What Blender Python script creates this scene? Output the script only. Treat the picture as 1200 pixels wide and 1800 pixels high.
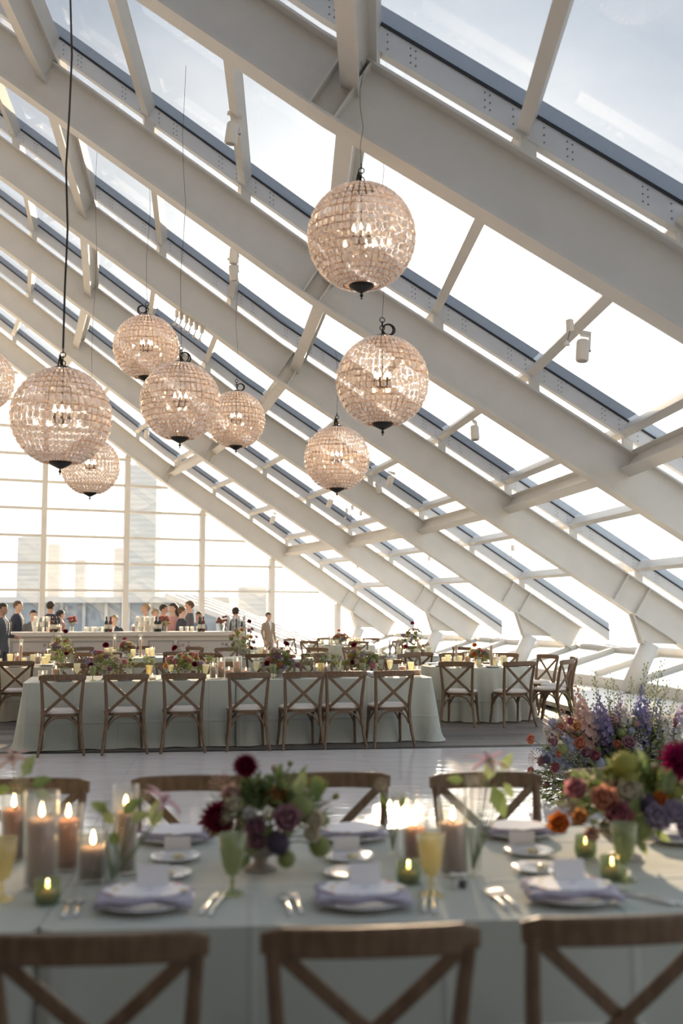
import bpy, math, random
from mathutils import Vector, Matrix
R = math.radians
for o in list(bpy.data.objects): bpy.data.objects.remove(o)
SC = bpy.context.scene; COL = SC.collection

# ---------------------------------------------------------------- camera
FPX = 1827.7; PITCH = 0.0932; EYE = 1.6            # focal length in pixels of the 1200x1800 frame
cam = bpy.data.cameras.new('camera'); camo = bpy.data.objects.new('camera', cam); COL.objects.link(camo)
cam.sensor_fit = 'VERTICAL'; cam.sensor_height = 36; cam.sensor_width = 24; cam.lens = 36*FPX/1800
camo.location = (0, 0, EYE); camo.rotation_euler = (math.pi/2+PITCH, 0, 0)
cam.clip_start = .05; cam.clip_end = 5000
cam.dof.use_dof = True; cam.dof.focus_distance = 12.3; cam.dof.aperture_fstop = 1.7
SC.camera = camo

# ---------------------------------------------------------------- sky, sun, exposure
SUN_AZ = R(2.0); SUN_EL = R(10.5)
SUN = Vector((math.sin(SUN_AZ)*math.cos(SUN_EL), math.cos(SUN_AZ)*math.cos(SUN_EL), math.sin(SUN_EL)))
def make_world():
    w = bpy.data.worlds.new('sky'); SC.world = w; w.use_nodes = True
    nt = w.node_tree; nt.nodes.clear(); N = nt.nodes.new; L = nt.links.new
    out = N('ShaderNodeOutputWorld'); bg = N('ShaderNodeBackground'); L(bg.outputs[0], out.inputs[0])
    tc = N('ShaderNodeTexCoord')
    def math_(op, a, b=None, clamp=False):
        n = N('ShaderNodeMath'); n.operation = op; n.use_clamp = clamp
        for i, v in enumerate((a, b)):
            if v is None: continue
            if isinstance(v, (int, float)): n.inputs[i].default_value = v
            else: L(v, n.inputs[i])
        return n.outputs[0]
    nrm = N('ShaderNodeVectorMath'); nrm.operation = 'NORMALIZE'; L(tc.outputs['Generated'], nrm.inputs[0])
    sep = N('ShaderNodeSeparateXYZ'); L(nrm.outputs[0], sep.inputs[0])
    z = math_('MAXIMUM', sep.outputs[2], 0.0)
    dt = N('ShaderNodeVectorMath'); dt.operation = 'DOT_PRODUCT'; L(nrm.outputs[0], dt.inputs[0]); dt.inputs[1].default_value = SUN
    d = math_('MAXIMUM', dt.outputs['Value'], 0.0)
    def mixc(f, a, b, blend='MIX'):
        n = N('ShaderNodeMix'); n.data_type = 'RGBA'; n.blend_type = blend
        if isinstance(f, float): n.inputs[0].default_value = f
        else: L(f, n.inputs[0])
        for i, v in ((6, a), (7, b)):
            if isinstance(v, tuple): n.inputs[i].default_value = v
            else: L(v, n.inputs[i])
        return n.outputs[2]
    el = math_('POWER', math_('MULTIPLY', z, 1.5, True), 0.55)
    base = mixc(el, (1.02, .96, .87, 1), (.30, .375, .48, 1))
    # thin cloud, projected on a flat layer so it stretches towards the horizon
    zz = math_('ADD', z, .18)
    cv = N('ShaderNodeCombineXYZ'); L(math_('DIVIDE', sep.outputs[0], zz), cv.inputs[0]); L(math_('DIVIDE', sep.outputs[1], zz), cv.inputs[1])
    no = N('ShaderNodeTexNoise'); no.inputs['Scale'].default_value = 1.9; no.inputs['Detail'].default_value = 7; no.inputs['Roughness'].default_value = .58
    L(cv.outputs[0], no.inputs['Vector'])
    mr = N('ShaderNodeMapRange'); mr.inputs[1].default_value = .40; mr.inputs[2].default_value = .66; mr.interpolation_type = 'SMOOTHSTEP'
    L(no.outputs[0], mr.inputs[0])
    sky = mixc(math_('MULTIPLY', mr.outputs[0], .75), base, (.70, .70, .72, 1))
    g1 = math_('MULTIPLY', math_('POWER', d, 20.0), 1.6); g2 = math_('MULTIPLY', math_('POWER', d, 120.0), 5.0)
    gl = N('ShaderNodeVectorMath'); gl.operation = 'SCALE'; gl.inputs[0].default_value = (1.0, .90, .74); L(math_('ADD', g1, g2), gl.inputs['Scale'])
    tot = mixc(1.0, sky, gl.outputs[0], 'ADD')
    L(tot, bg.inputs[0]); bg.inputs[1].default_value = 1.45
make_world()
sl = bpy.data.lights.new('sun', 'SUN'); sl.energy = 15.0; sl.color = (1.0, .71, .43); sl.angle = R(1.5)
so = bpy.data.objects.new('sun', sl); COL.objects.link(so); so.rotation_euler = SUN.to_track_quat('Z', 'Y').to_euler()
so.location = (5, 60, 20)
vs = SC.view_settings; vs.view_transform = 'Standard'; vs.look = 'None'; vs.exposure = 0.57; vs.gamma = 1; vs.use_curve_mapping = False

# ---------------------------------------------------------------- pixel helpers (a pixel gives a direction only)
CP, SP = math.cos(PITCH), math.sin(PITCH)
def ray(u, v):
    x = (u-600)/FPX; up = (900-v)/FPX
    return Vector((x, CP-up*SP, SP+up*CP))
def on_z(u, v, z):
    d = ray(u, v); return Vector((0, 0, EYE))+d*((z-EYE)/d.z)
def at_y(u, v, y):
    d = ray(u, v); return Vector((0, 0, EYE))+d*(y/d.y)

# ---------------------------------------------------------------- materials
MATS = {}
def mat(name, col, rough=.5, metal=0, spec=.5, noise=0, nscale=20, bump=0, bscale=40, col2=None, trans=0, sheen=0, emit=None, estr=0, aniso=None, coat=0, sss=0, coord='Object'):
    m = bpy.data.materials.new(name); m.use_nodes = True; nt = m.node_tree; b = nt.nodes['Principled BSDF']; L = nt.links.new; N = nt.nodes.new
    b.inputs['Base Color'].default_value = (*col, 1); b.inputs['Roughness'].default_value = rough; b.inputs['Metallic'].default_value = metal
    b.inputs['Specular IOR Level'].default_value = spec
    if trans: b.inputs['Transmission Weight'].default_value = trans
    if sheen: b.inputs['Sheen Weight'].default_value = sheen
    if coat: b.inputs['Coat Weight'].default_value = coat; b.inputs['Coat Roughness'].default_value = .05
    if sss: b.inputs['Subsurface Weight'].default_value = sss; b.inputs['Subsurface Radius'].default_value = (.02, .01, .006)
    if emit: b.inputs['Emission Color'].default_value = (*emit, 1); b.inputs['Emission Strength'].default_value = estr
    if noise or bump:
        tc = N('ShaderNodeTexCoord'); mp = N('ShaderNodeMapping'); L(tc.outputs[coord], mp.inputs[0])
        if aniso: mp.inputs['Scale'].default_value = aniso
        if noise:
            n = N('ShaderNodeTexNoise'); n.inputs['Scale'].default_value = nscale; n.inputs['Detail'].default_value = 5; L(mp.outputs[0], n.inputs[0])
            mx = N('ShaderNodeMix'); mx.data_type = 'RGBA'
            c2 = col2 or tuple(max(0, c*(1-noise)) for c in col); mx.inputs[6].default_value = (*col, 1); mx.inputs[7].default_value = (*c2, 1)
            mr = N('ShaderNodeMapRange'); mr.inputs[1].default_value = .35; mr.inputs[2].default_value = .65; L(n.outputs[0], mr.inputs[0])
            L(mr.outputs[0], mx.inputs[0]); L(mx.outputs[2], b.inputs['Base Color'])
        if bump:
            n2 = N('ShaderNodeTexNoise'); n2.inputs['Scale'].default_value = bscale; n2.inputs['Detail'].default_value = 3; L(mp.outputs[0], n2.inputs[0])
            bp = N('ShaderNodeBump'); bp.inputs['Strength'].default_value = bump; bp.inputs['Distance'].default_value = .01
            L(n2.outputs[0], bp.inputs['Height']); L(bp.outputs[0], b.inputs['Normal'])
    MATS[name] = m; return m
def glass_mat(name, tint, gloss=1.0, diff=0, diffcol=(1, 1, 1), rough=.02, ior=1.45):
    # clear pane: light passes straight through, with a Fresnel sheen and optionally a milky body
    m = bpy.data.materials.new(name); m.use_nodes = True; nt = m.node_tree; nt.nodes.clear(); N = nt.nodes.new; L = nt.links.new
    out = N('ShaderNodeOutputMaterial'); t = N('ShaderNodeBsdfTransparent'); t.inputs[0].default_value = (*tint, 1)
    g = N('ShaderNodeBsdfGlossy'); g.inputs['Roughness'].default_value = rough; g.inputs[0].default_value = (1, 1, 1, 1)
    lw = N('ShaderNodeLayerWeight'); lw.inputs[0].default_value = .5
    pw = N('ShaderNodeMath'); pw.operation = 'POWER'; pw.inputs[1].default_value = 4.0; L(lw.outputs['Facing'], pw.inputs[0])
    mu = N('ShaderNodeMath'); mu.operation = 'MULTIPLY_ADD'; mu.inputs[1].default_value = .8*gloss; mu.inputs[2].default_value = .045*gloss; L(pw.outputs[0], mu.inputs[0])
    body = t.outputs[0]
    if diff:
        df = N('ShaderNodeBsdfTranslucent'); df.inputs[0].default_value = (*diffcol, 1)
        d2 = N('ShaderNodeBsdfDiffuse'); d2.inputs[0].default_value = (*diffcol, 1)
        ad = N('ShaderNodeMixShader'); ad.inputs[0].default_value = .5; L(df.outputs[0], ad.inputs[1]); L(d2.outputs[0], ad.inputs[2])
        mm = N('ShaderNodeMixShader'); mm.inputs[0].default_value = diff; L(t.outputs[0], mm.inputs[1]); L(ad.outputs[0], mm.inputs[2]); body = mm.outputs[0]
    mx = N('ShaderNodeMixShader'); L(mu.outputs[0], mx.inputs[0]); L(body, mx.inputs[1]); L(g.outputs[0], mx.inputs[2]); L(mx.outputs[0], out.inputs[0])
    MATS[name] = m; return m
mat('white_paint', (.70, .69, .655), .45, noise=.05, nscale=3, bump=.15, bscale=60)
mat('mullion_grey', (.68, .69, .70), .4, noise=.06, nscale=4)
mat('fin_grey', (.50, .56, .63), .5)
mat('gasket', (.02, .022, .025), .6)
mat('bolt', (.25, .25, .26), .4, metal=.6)
glass_mat('pane', (.93, .955, .97), .55)
glass_mat('tinted_pane', (.64, .66, .685), .5)
glass_mat('wall_pane', (.95, .96, .96), .7)
mat('steel_dark', (.06, .06, .06), .4, metal=.6)
mat('spot_white', (.75, .73, .68), .4)
mat('bronze_black', (.03, .028, .025), .45, metal=.5, noise=.3, nscale=60)
mat('concrete', (.42, .41, .40), .8, noise=.15, nscale=2)
mat('terrace', (.55, .53, .50), .8, noise=.12, nscale=1.5)
mat('wood_plank', (.17, .155, .145), .55, noise=.45, nscale=3.0, aniso=(1, 9, 9), col2=(.11, .098, .09), bump=.2, bscale=25)
mat('chair_wood', (.165, .105, .06), .45, noise=.4, nscale=14, aniso=(3, 3, 1), col2=(.115, .07, .038), bump=.15, bscale=50)
mat('cushion', (.66, .63, .60), .9, noise=.05, nscale=60, bump=.2, bscale=300)
mat('white_china', (.80, .80, .82), .15)
mat('charger', (.82, .81, .83), .2)
mat('napkin', (.44, .42, .52), .9, noise=.1, nscale=80, bump=.2, bscale=250)
mat('menu_paper', (.86, .85, .87), .7)
mat('silver', (.72, .70, .66), .18, metal=1)
mat('gold', (.80, .60, .30), .2, metal=1)
mat('wick', (.02, .02, .02), .9)
mat('flame', (1, .6, .2), .5, emit=(1.0, .62, .25), estr=28)
mat('bulb', (1, .8, .5), .4, emit=(1.0, .77, .50), estr=48)
mat('ceramic_bowl', (.42, .38, .36), .6, noise=.15, nscale=25, bump=.2)
mat('leaf', (.27, .35, .13), .55, noise=.4, nscale=12, col2=(.15, .22, .07))
mat('leaf_pale', (.47, .52, .27), .6, noise=.3, nscale=14, col2=(.20, .28, .10))
mat('leaf_dark', (.16, .21, .10), .55, noise=.3, nscale=14)
mat('stem', (.14, .20, .07), .6)

# cloth with pressed fold creases
def cloth_mat(name, col, step=.52):
    m = mat(name, col, .85, sheen=.3, noise=.08, nscale=2.5, coord='Object')
    nt = m.node_tree; N = nt.nodes.new; L = nt.links.new; b = nt.nodes['Principled BSDF']
    tc = N('ShaderNodeTexCoord'); sp = N('ShaderNodeSeparateXYZ'); L(tc.outputs['Object'], sp.inputs[0])
    def ridge(sock, off):
        a = N('ShaderNodeMath'); a.operation = 'ADD'; a.inputs[1].default_value = off; L(sock, a.inputs[0])
        p = N('ShaderNodeMath'); p.operation = 'PINGPONG'; p.inputs[1].default_value = step/2; L(a.outputs[0], p.inputs[0])
        s = N('ShaderNodeMapRange'); s.inputs[1].default_value = 0; s.inputs[2].default_value = .02; s.inputs[3].default_value = 1; s.inputs[4].default_value = 0; s.interpolation_type = 'SMOOTHSTEP'; L(p.outputs[0], s.inputs[0]); return s.outputs[0]
    s1 = ridge(sp.outputs[0], .13); s2 = ridge(sp.outputs[2], .22); s3 = ridge(sp.outputs[1], .2)
    def add(a, b_):
        n = N('ShaderNodeMath'); n.operation = 'ADD'; L(a, n.inputs[0]); L(b_, n.inputs[1]); return n.outputs[0]
    no = N('ShaderNodeTexNoise'); no.inputs['Scale'].default_value = 6; no.inputs['Detail'].default_value = 6; L(tc.outputs['Object'], no.inputs[0])
    bp = N('ShaderNodeBump'); bp.inputs['Strength'].default_value = .55; bp.inputs['Distance'].default_value = .006
    L(add(add(add(s1, s2), s3), no.outputs[0]), bp.inputs['Height']); L(bp.outputs[0], b.inputs['Normal'])
    return m
cloth_mat('sage_linen', (.44, .475, .43))
cloth_mat('cream_linen', (.48, .45, .36))
def plank_tone():
    nt = MATS['wood_plank'].node_tree; N = nt.nodes.new; L = nt.links.new; b = nt.nodes['Principled BSDF']; src = b.inputs['Base Color'].links[0].from_socket
    oi = N('ShaderNodeObjectInfo'); mr = N('ShaderNodeMapRange'); mr.inputs[3].default_value = .7; mr.inputs[4].default_value = 1.45; L(oi.outputs['Random'], mr.inputs[0])
    sc = N('ShaderNodeVectorMath'); sc.operation = 'SCALE'; L(src, sc.inputs[0]); L(mr.outputs[0], sc.inputs['Scale']); L(sc.outputs[0], b.inputs['Base Color'])
plank_tone()
def dance_mat():
    m = mat('dance_white', (.78, .765, .78), .11, spec=.6, noise=.03, nscale=2)
    nt = m.node_tree; N = nt.nodes.new; L = nt.links.new; b = nt.nodes['Principled BSDF']
    g = N('ShaderNodeNewGeometry'); mp = N('ShaderNodeMapping'); mp.inputs['Scale'].default_value = (1.1, 1.6, 1); L(g.outputs['Position'], mp.inputs[0])
    n = N('ShaderNodeTexNoise'); n.inputs['Scale'].default_value = 2.6; n.inputs['Detail'].default_value = 2; L(mp.outputs[0], n.inputs[0])
    bp = N('ShaderNodeBump'); bp.inputs['Strength'].default_value = .24; bp.inputs['Distance'].default_value = .02; L(n.outputs[0], bp.inputs['Height']); L(bp.outputs[0], b.inputs['Normal'])
dance_mat()

# ---------------------------------------------------------------- mesh builder
class MB:
    def __init__(s): s.v = []; s.f = []; s.m = []; s.mi = 0
    def add(s, vs, fs):
        o = len(s.v); s.v += [tuple(x) for x in vs]; s.f += [tuple(i+o for i in f) for f in fs]; s.m += [s.mi]*len(fs); return s
    def box(s, c, size, M=None):
        cx, cy, cz = c; a, b, d = size[0]/2, size[1]/2, size[2]/2
        vs = [Vector((sx*a, sy*b, sz*d)) for sx in (-1, 1) for sy in (-1, 1) for sz in (-1, 1)]
        if M: vs = [M @ v for v in vs]
        vs = [v+Vector(c) for v in vs]
        return s.add(vs, [(0, 1, 3, 2), (4, 6, 7, 5), (0, 4, 5, 1), (2, 3, 7, 6), (0, 2, 6, 4), (1, 5, 7, 3)])
    def beam(s, p, q, w, h, up=(0, 0, 1)):
        # rectangular bar from p to q; w across, h along up
        p, q = Vector(p), Vector(q); d = (q-p).normalized(); x = d.cross(Vector(up)).normalized(); z = x.cross(d)
        vs = [e+x*(a*w/2)+z*(b*h/2) for e in (p, q) for a, b in ((-1, -1), (1, -1), (1, 1), (-1, 1))]
        return s.add(vs, [(3, 2, 1, 0), (4, 5, 6, 7), (0, 1, 5, 4), (1, 2, 6, 5), (2, 3, 7, 6), (3, 0, 4, 7)])
    def hexa(s, pts):   # 8 points: bottom ring 0-3, top ring 4-7
        return s.add(pts, [(3, 2, 1, 0), (4, 5, 6, 7), (0, 1, 5, 4), (1, 2, 6, 5), (2, 3, 7, 6), (3, 0, 4, 7)])
    def sweep(s, pts, prof, closed=True, up=None, scales=None, cap=True):
        # prof: list of (a,b) in the cross section
        pts = [Vector(p) for p in pts]; n = len(prof); m = len(pts); ref = Vector(up) if up else None; rings = []
        for i, p in enumerate(pts):
            t = (pts[min(i+1, m-1)]-pts[max(i-1, 0)]).normalized()
            if ref is None:
                ref = Vector((0, 0, 1)) if abs(t.z) < .9 else Vector((1, 0, 0))
            x = t.cross(ref)
            if x.length < 1e-5: x = t.cross(Vector((1, .01, 0)))
            x.normalize(); z = x.cross(t)
            if up is None: ref = z
            k = scales[i] if scales else 1
            ka, kb = k if isinstance(k, tuple) else (k, k)
            rings.append([p+x*(a*ka)+z*(b*kb) for a, b in prof])
        vs = [v for r in rings for v in r]; fs = []
        for i in range(m-1):
            for j in range(n):
                j2 = (j+1) % n; fs.append((i*n+j, i*n+j2, (i+1)*n+j2, (i+1)*n+j))
        if cap: fs.append(tuple(range(n-1, -1, -1))); fs.append(tuple((m-1)*n+j for j in range(n)))
        return s.add(vs, fs)
    def tube(s, pts, r, n=8, up=None, cap=True):
        if isinstance(r, (int, float)): r = [r]*len(pts)
        prof = [(math.cos(2*math.pi*j/n), math.sin(2*math.pi*j/n)) for j in range(n)]
        return s.sweep(pts, prof, scales=list(r), up=up, cap=cap)
    def lathe(s, prof, n=24, c=(0, 0, 0), flute=0, nf=0):
        # prof: list of (r,z)
        vs = []; fs = []; m = len(prof)
        for r, z in prof:
            for j in range(n):
                a = 2*math.pi*j/n; rr = r*(1+flute*math.cos(nf*a)) if flute else r
                vs.append((c[0]+rr*math.cos(a), c[1]+rr*math.sin(a), c[2]+z))
        for i in range(m-1):
            for j in range(n):
                j2 = (j+1) % n; fs.append((i*n+j, i*n+j2, (i+1)*n+j2, (i+1)*n+j))
        if prof[0][0] > 1e-5: fs.append(tuple(range(n-1, -1, -1)))
        if prof[-1][0] > 1e-5: fs.append(tuple((m-1)*n+j for j in range(n)))
        return s.add(vs, fs)
    def ball(s, c, r, n=10, m=6, sc=(1, 1, 1)):
        vs = []; fs = []
        vs.append((c[0], c[1], c[2]-r*sc[2]))
        for i in range(1, m):
            a = -math.pi/2+math.pi*i/m
            for j in range(n):
                b = 2*math.pi*j/n; vs.append((c[0]+r*sc[0]*math.cos(a)*math.cos(b), c[1]+r*sc[1]*math.cos(a)*math.sin(b), c[2]+r*sc[2]*math.sin(a)))
        vs.append((c[0], c[1], c[2]+r*sc[2])); t = len(vs)-1
        for j in range(n): fs.append((0, 1+(j+1) % n, 1+j)); fs.append((t, 1+(m-2)*n+j, 1+(m-2)*n+(j+1) % n))
        for i in range(m-2):
            for j in range(n): j2 = (j+1) % n; fs.append((1+i*n+j, 1+i*n+j2, 1+(i+1)*n+j2, 1+(i+1)*n+j))
        return s.add(vs, fs)
    def torus(s, c, R_, r, n=20, m=6, M=None):
        vs = []; fs = []
        for i in range(n):
            a = 2*math.pi*i/n
            for j in range(m):
                b = 2*math.pi*j/m; p = Vector(((R_+r*math.cos(b))*math.cos(a), (R_+r*math.cos(b))*math.sin(a), r*math.sin(b)))
                if M: p = M @ p
                vs.append(p+Vector(c))
        for i in range(n):
            for j in range(m): fs.append((i*m+j, ((i+1) % n)*m+j, ((i+1) % n)*m+(j+1) % m, i*m+(j+1) % m))
        return s.add(vs, fs)
    def merge(s, other, M):
        o = len(s.v); s.v += [tuple(M @ Vector(v)) for v in other.v]; s.f += [tuple(i+o for i in f) for f in other.f]; s.m += [s.mi]*len(other.f); return s
    def mesh(s, name, mats, smooth=False):
        me = bpy.data.meshes.new(name); me.from_pydata(s.v, [], s.f)
        for m in (mats if isinstance(mats, (list, tuple)) else [mats]): me.materials.append(MATS[m])
        if any(s.m): me.polygons.foreach_set('material_index', s.m)
        if smooth: me.polygons.foreach_set('use_smooth', [True]*len(me.polygons))
        me.update(); return me
    def build(s, name, mats, parent=None, smooth=False, loc=None, rot=None):
        return place(name, s.mesh(name, mats, smooth), parent, loc, rot)
def place(name, me, parent=None, loc=None, rot=None, scale=None):
    o = bpy.data.objects.new(name, me); COL.objects.link(o)
    if parent: o.parent = parent
    if loc is not None: o.location = loc
    if rot is not None: o.rotation_euler = rot if isinstance(rot, (tuple, list)) or hasattr(rot, 'order') else (0, 0, rot)
    if scale is not None: o.scale = (scale,)*3 if isinstance(scale, (int, float)) else scale
    return o
def tag(o, label=None, cat=None, group=None, kind=None):
    if label: o['label'] = label
    if cat: o['category'] = cat
    if group: o['group'] = group
    if kind: o['kind'] = kind
    return o
def thing(name, label, cat, loc=(0, 0, 0), rz=0, group=None, kind=None):
    o = bpy.data.objects.new(name, None); COL.objects.link(o); o.location = loc; o.rotation_euler = (0, 0, rz); o.empty_display_size = .1
    return tag(o, label, cat, group, kind)
def dup(o, loc, rz=0, label=None, group=None, scale=None, parent=None):
    c = o.copy(); COL.objects.link(c)
    if parent is None:
        c.location = loc; c.rotation_euler = rz if isinstance(rz, tuple) else (0, 0, rz)
        if scale: c.scale = (scale,)*3
        if label: c['label'] = label
        if group: c['group'] = group
    else: c.parent = parent
    for ch in o.children: dup(ch, None, parent=c)
    return c
def bin_(o):      # drop a prototype after copying
    for c in list(o.children): bin_(c)
    bpy.data.objects.remove(o)
ORD = ['first', 'second', 'third', 'fourth', 'fifth', 'sixth', 'seventh', 'eighth', 'ninth', 'tenth', 'eleventh', 'twelfth']

# ================================================================ THE BUILDING: a ring of sloped glazed frames
CX, CY, DA, PSI = -56.716, 7.546, .0858, .4346        # centre of the ring, frame spacing, angle of the end frame
R2, Z2, M1, M2 = 56.565, 5.437, -.6235, -.7024         # kink of the rafters and the two slopes
ROWS = (60.55, 56.78, 53.2); RTOP, REND = 47.5, 64.45
HD = .676                                              # rafter depth, measured upright
def zb(r): return Z2+(M1 if r > R2 else M2)*(r-R2)
def ring(k, r, z, off=0):
    a = PSI-DA*k; return Vector((CX+r*math.cos(a)+off*math.sin(a), CY+r*math.sin(a)-off*math.cos(a), z))
def slope_up(k, r):
    a = PSI-DA*k; m = M1 if r > R2 else M2; return Vector((-m*math.cos(a), -m*math.sin(a), 1)).normalized()
def prism(mb, k, poly, o0, o1):      # polygon in (r,z), extruded along the ring
    n = len(poly); vs = [ring(k, r, z, o0) for r, z in poly]+[ring(k, r, z, o1) for r, z in poly]
    fs = [tuple(range(n)), tuple(range(2*n-1, n-1, -1))]+[(i+n, (i+1) % n+n, (i+1) % n, i) for i in range(n)]
    mb.add(vs, fs); return mb
def strip(lo, hi, r0=RTOP, r1=None):  # band between two upright offsets over the rafter's underside line, cut square at the foot
    ra, rb = (r1, r1) if r1 else (64.185+.45*lo, 64.185+.45*hi)
    return [(r0, zb(r0)+lo), (R2, Z2+lo), (ra, zb(ra)+lo), (rb, zb(rb)+hi), (R2, Z2+hi), (r0, zb(r0)+hi)]
THIRDS = [65.15, 63.02, 61.8, 60.6, 59.4, 58.18, 56.96, 55.75, 54.54, 53.35, 52.1, 50.9, 49.7]
ceiling = thing('ceiling', 'sloped glazed roof of white steel rafters above the dining hall', 'ceiling', (0, 14, 0), kind='structure')
def under(name, mb, m, parent, smooth=False):
    # geometry is in world metres: store it relative to its (unrotated) top-level parent
    t = parent
    off = Vector((0, 0, 0))
    while t is not None: off += Vector(t.location); t = t.parent
    mb.v = [tuple(Vector(v)-off) for v in mb.v]
    return mb.build(name, m, parent, smooth)
for k in range(0, 8):
    web = under('rafter', prism(MB(), k, strip(0.02, HD-.02), -.012, .012), 'white_paint', ceiling)
    under('bottom_flange', prism(MB(), k, strip(0, .028), -.126, .126), 'white_paint', web)
    under('top_flange', prism(MB(), k, strip(HD-.028, HD), -.126, .126), 'white_paint', web)
    for rr in (56.465, 56.66, 62.5, 62.9):
        n = .3; mb = MB()
        # plates set square to the slope
        s = .53 if rr > R2 else .57
        poly = [(rr-.01, zb(rr)+.02), (rr+.012, zb(rr)+.02), (rr+.012+.285, zb(rr+.285)+HD-.03), (rr-.01+.285, zb(rr+.285)+HD-.03)]
        under('stiffener', prism(mb, k, poly, .012, .12), 'white_paint', web)
    mul = under('glazing_mullion', prism(MB(), k, strip(HD+.145, HD+.375, RTOP, 65.2), -.05, .05), 'mullion_grey', ceiling)
    under('gasket', prism(MB(), k, strip(HD+.362, HD+.39, RTOP, 65.2), -.066, .066), 'gasket', mul)
    under('outer_fin', prism(MB(), k, strip(HD+.39, HD+.545, RTOP, 65.2), -.04, .04), 'fin_grey', mul)
    for rr in THIRDS[1:-1]:
        poly = [(rr-.06, zb(rr-.06)+HD), (rr+.06, zb(rr+.06)+HD), (rr+.06, zb(rr+.06)+HD+.145), (rr-.06, zb(rr-.06)+HD+.145)]
        under('spacer_bracket', prism(MB(), k, poly, -.045, .045), 'white_paint', mul)
    if k >= 3:
        mb = MB()
        for rr in THIRDS[1:-2]:
            for dr in (-.34, -.30, -.12, .12, .30, .34):
                for h in (.20, .26, .32): mb.ball(ring(k, rr+dr, zb(rr+dr)+HD+h, .052), .008, 5, 4)
        b = under('bolt_heads', mb, 'bolt', mul); b['kind'] = 'stuff'
for k in range(0, 7):
    for i, rr in enumerate(ROWS):
        u = (slope_up(k, rr)+slope_up(k+1, rr)).normalized(); lo = .36
        p, q = ring(k, rr, zb(rr)+lo, .012), ring(k+1, rr, zb(rr)+lo, -.012)
        mb = MB(); mb.beam(p+u*.15, q+u*.15, .016, .27, u); mb.beam(p+u*.01, q+u*.01, .17, .02, u); mb.beam(p+u*.28, q+u*.28, .17, .02, u)
        under('purlin', mb, 'white_paint', ceiling)
    for rr in THIRDS[1:]:
        u = (slope_up(k, rr)+slope_up(k+1, rr)).normalized(); h = HD+.29
        p, q = ring(k, rr, zb(rr)+h, .05), ring(k+1, rr, zb(rr)+h, -.05)
        mb = MB(); mb.beam(p, q, .07, .15, u)
        mb.beam(p-u*.085, q-u*.085, .11, .018, u)
        under('glazing_bar', mb, 'white_paint', ceiling)
    for j in range(len(THIRDS)-1):
        ra, rb = THIRDS[j]-.03, THIRDS[j+1]+.03; za, zc = zb(ra)+HD+.375, zb(rb)+HD+.375; t = .012
        mb = MB().hexa([ring(k, ra, za, .05), ring(k+1, ra, za, -.05), ring(k+1, rb, zc, -.05), ring(k, rb, zc, .05),
                        ring(k, ra, za+t, .05), ring(k+1, ra, za+t, -.05), ring(k+1, rb, zc+t, -.05), ring(k, rb, zc+t, .05)])
        under('glass_pane', mb, 'pane' if j < 3 else 'tinted_pane', ceiling)
for k in (5, 4, 3):
    mb = MB(); mb.tube([ring(k, r, zb(r)+HD+.02, -.30) for r in (49.5, 53, R2, 58.5, 60.2)], .022, 8)
    under('light_track', mb, 'white_paint', ceiling)

# leaning columns with gusset plates
for k in range(0, 6):
    c = thing('column', ['white leaning column at the end glass wall', 'white leaning column under the second rafter from the end wall', 'white leaning column behind the right side of the round table',
              'white leaning column behind the floor flowers', 'white leaning column out of frame right', 'white leaning column beside the camera'][k], 'column', ring(k, 62.78, .125), 0, kind='structure')
    a, b = Vector((0, 0, 0)), ring(k, 63.2, .98)-ring(k, 62.78, .125)
    MB().tube([a, b], .165, 24).build('shaft', 'white_paint', c, True)
    mb = MB(); prism(mb, k, [(63.03, .99), (63.36, .99), (63.72, zb(63.72)), (62.86, zb(62.86))], -.02, .02)
    prism(mb, k, [(62.86, zb(62.86)), (62.88, zb(62.88)), (63.05, .99), (63.03, .99)], -.11, .11)
    under('gusset', mb, 'white_paint', c)
# eave tube, low step, kerb and the glazed skirt between kerb and tube
t1 = thing('trim_1', 'white tubular eave rail at the foot of the rafters', 'rail', ring(2, 64.45, .74), kind='structure')
t2 = thing('trim_2', 'low white step along the foot of the sloped glass', 'step', ring(2, 61.5, 0), kind='structure')
w1 = thing('window_1', 'low glazed skirt between white step and eave rail', 'window', ring(2, 63.2, .3), kind='structure')
for k in range(0, 6):
    under('tube', MB().tube([ring(k, 64.45, .74), ring(k+1, 64.45, .74)], .105, 16), 'white_paint', t1, True)
    def bay(mb, r0, r1, z0, z1):
        return mb.hexa([ring(k, r0, z0), ring(k+1, r0, z0), ring(k+1, r1, z0), ring(k, r1, z0), ring(k, r0, z1), ring(k+1, r0, z1), ring(k+1, r1, z1), ring(k, r1, z1)])
    under('step_board', bay(MB(), 60.85, 62.9, .05, .12), 'white_paint', t2)
    under('shaded_toe', bay(MB(), 61.0, 62.9, 0, .05), 'gasket', t2)  # recessed toe; its black colour stands in for the shade under the step
    under('kerb', bay(MB(), 62.96, 63.06, .06, .31), 'white_paint', t2)
    for f in (0, 1/3, 2/3):
        p, q = ring(k+f, 63.0, .34), ring(k+f, 64.35, .74)
        under('sloping_bar', MB().beam(p, q, .12, .12), 'white_paint', w1)
        g = MB().hexa([ring(k+f, 63.0, .33), ring(k+f+1/3, 63.0, .33), ring(k+f+1/3, 64.4, .74), ring(k+f, 64.4, .74),
                       ring(k+f, 63.0, .342), ring(k+f+1/3, 63.0, .342), ring(k+f+1/3, 64.4, .752), ring(k+f, 64.4, .752)])
        under('glass_pane', g, 'pane', w1)

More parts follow.
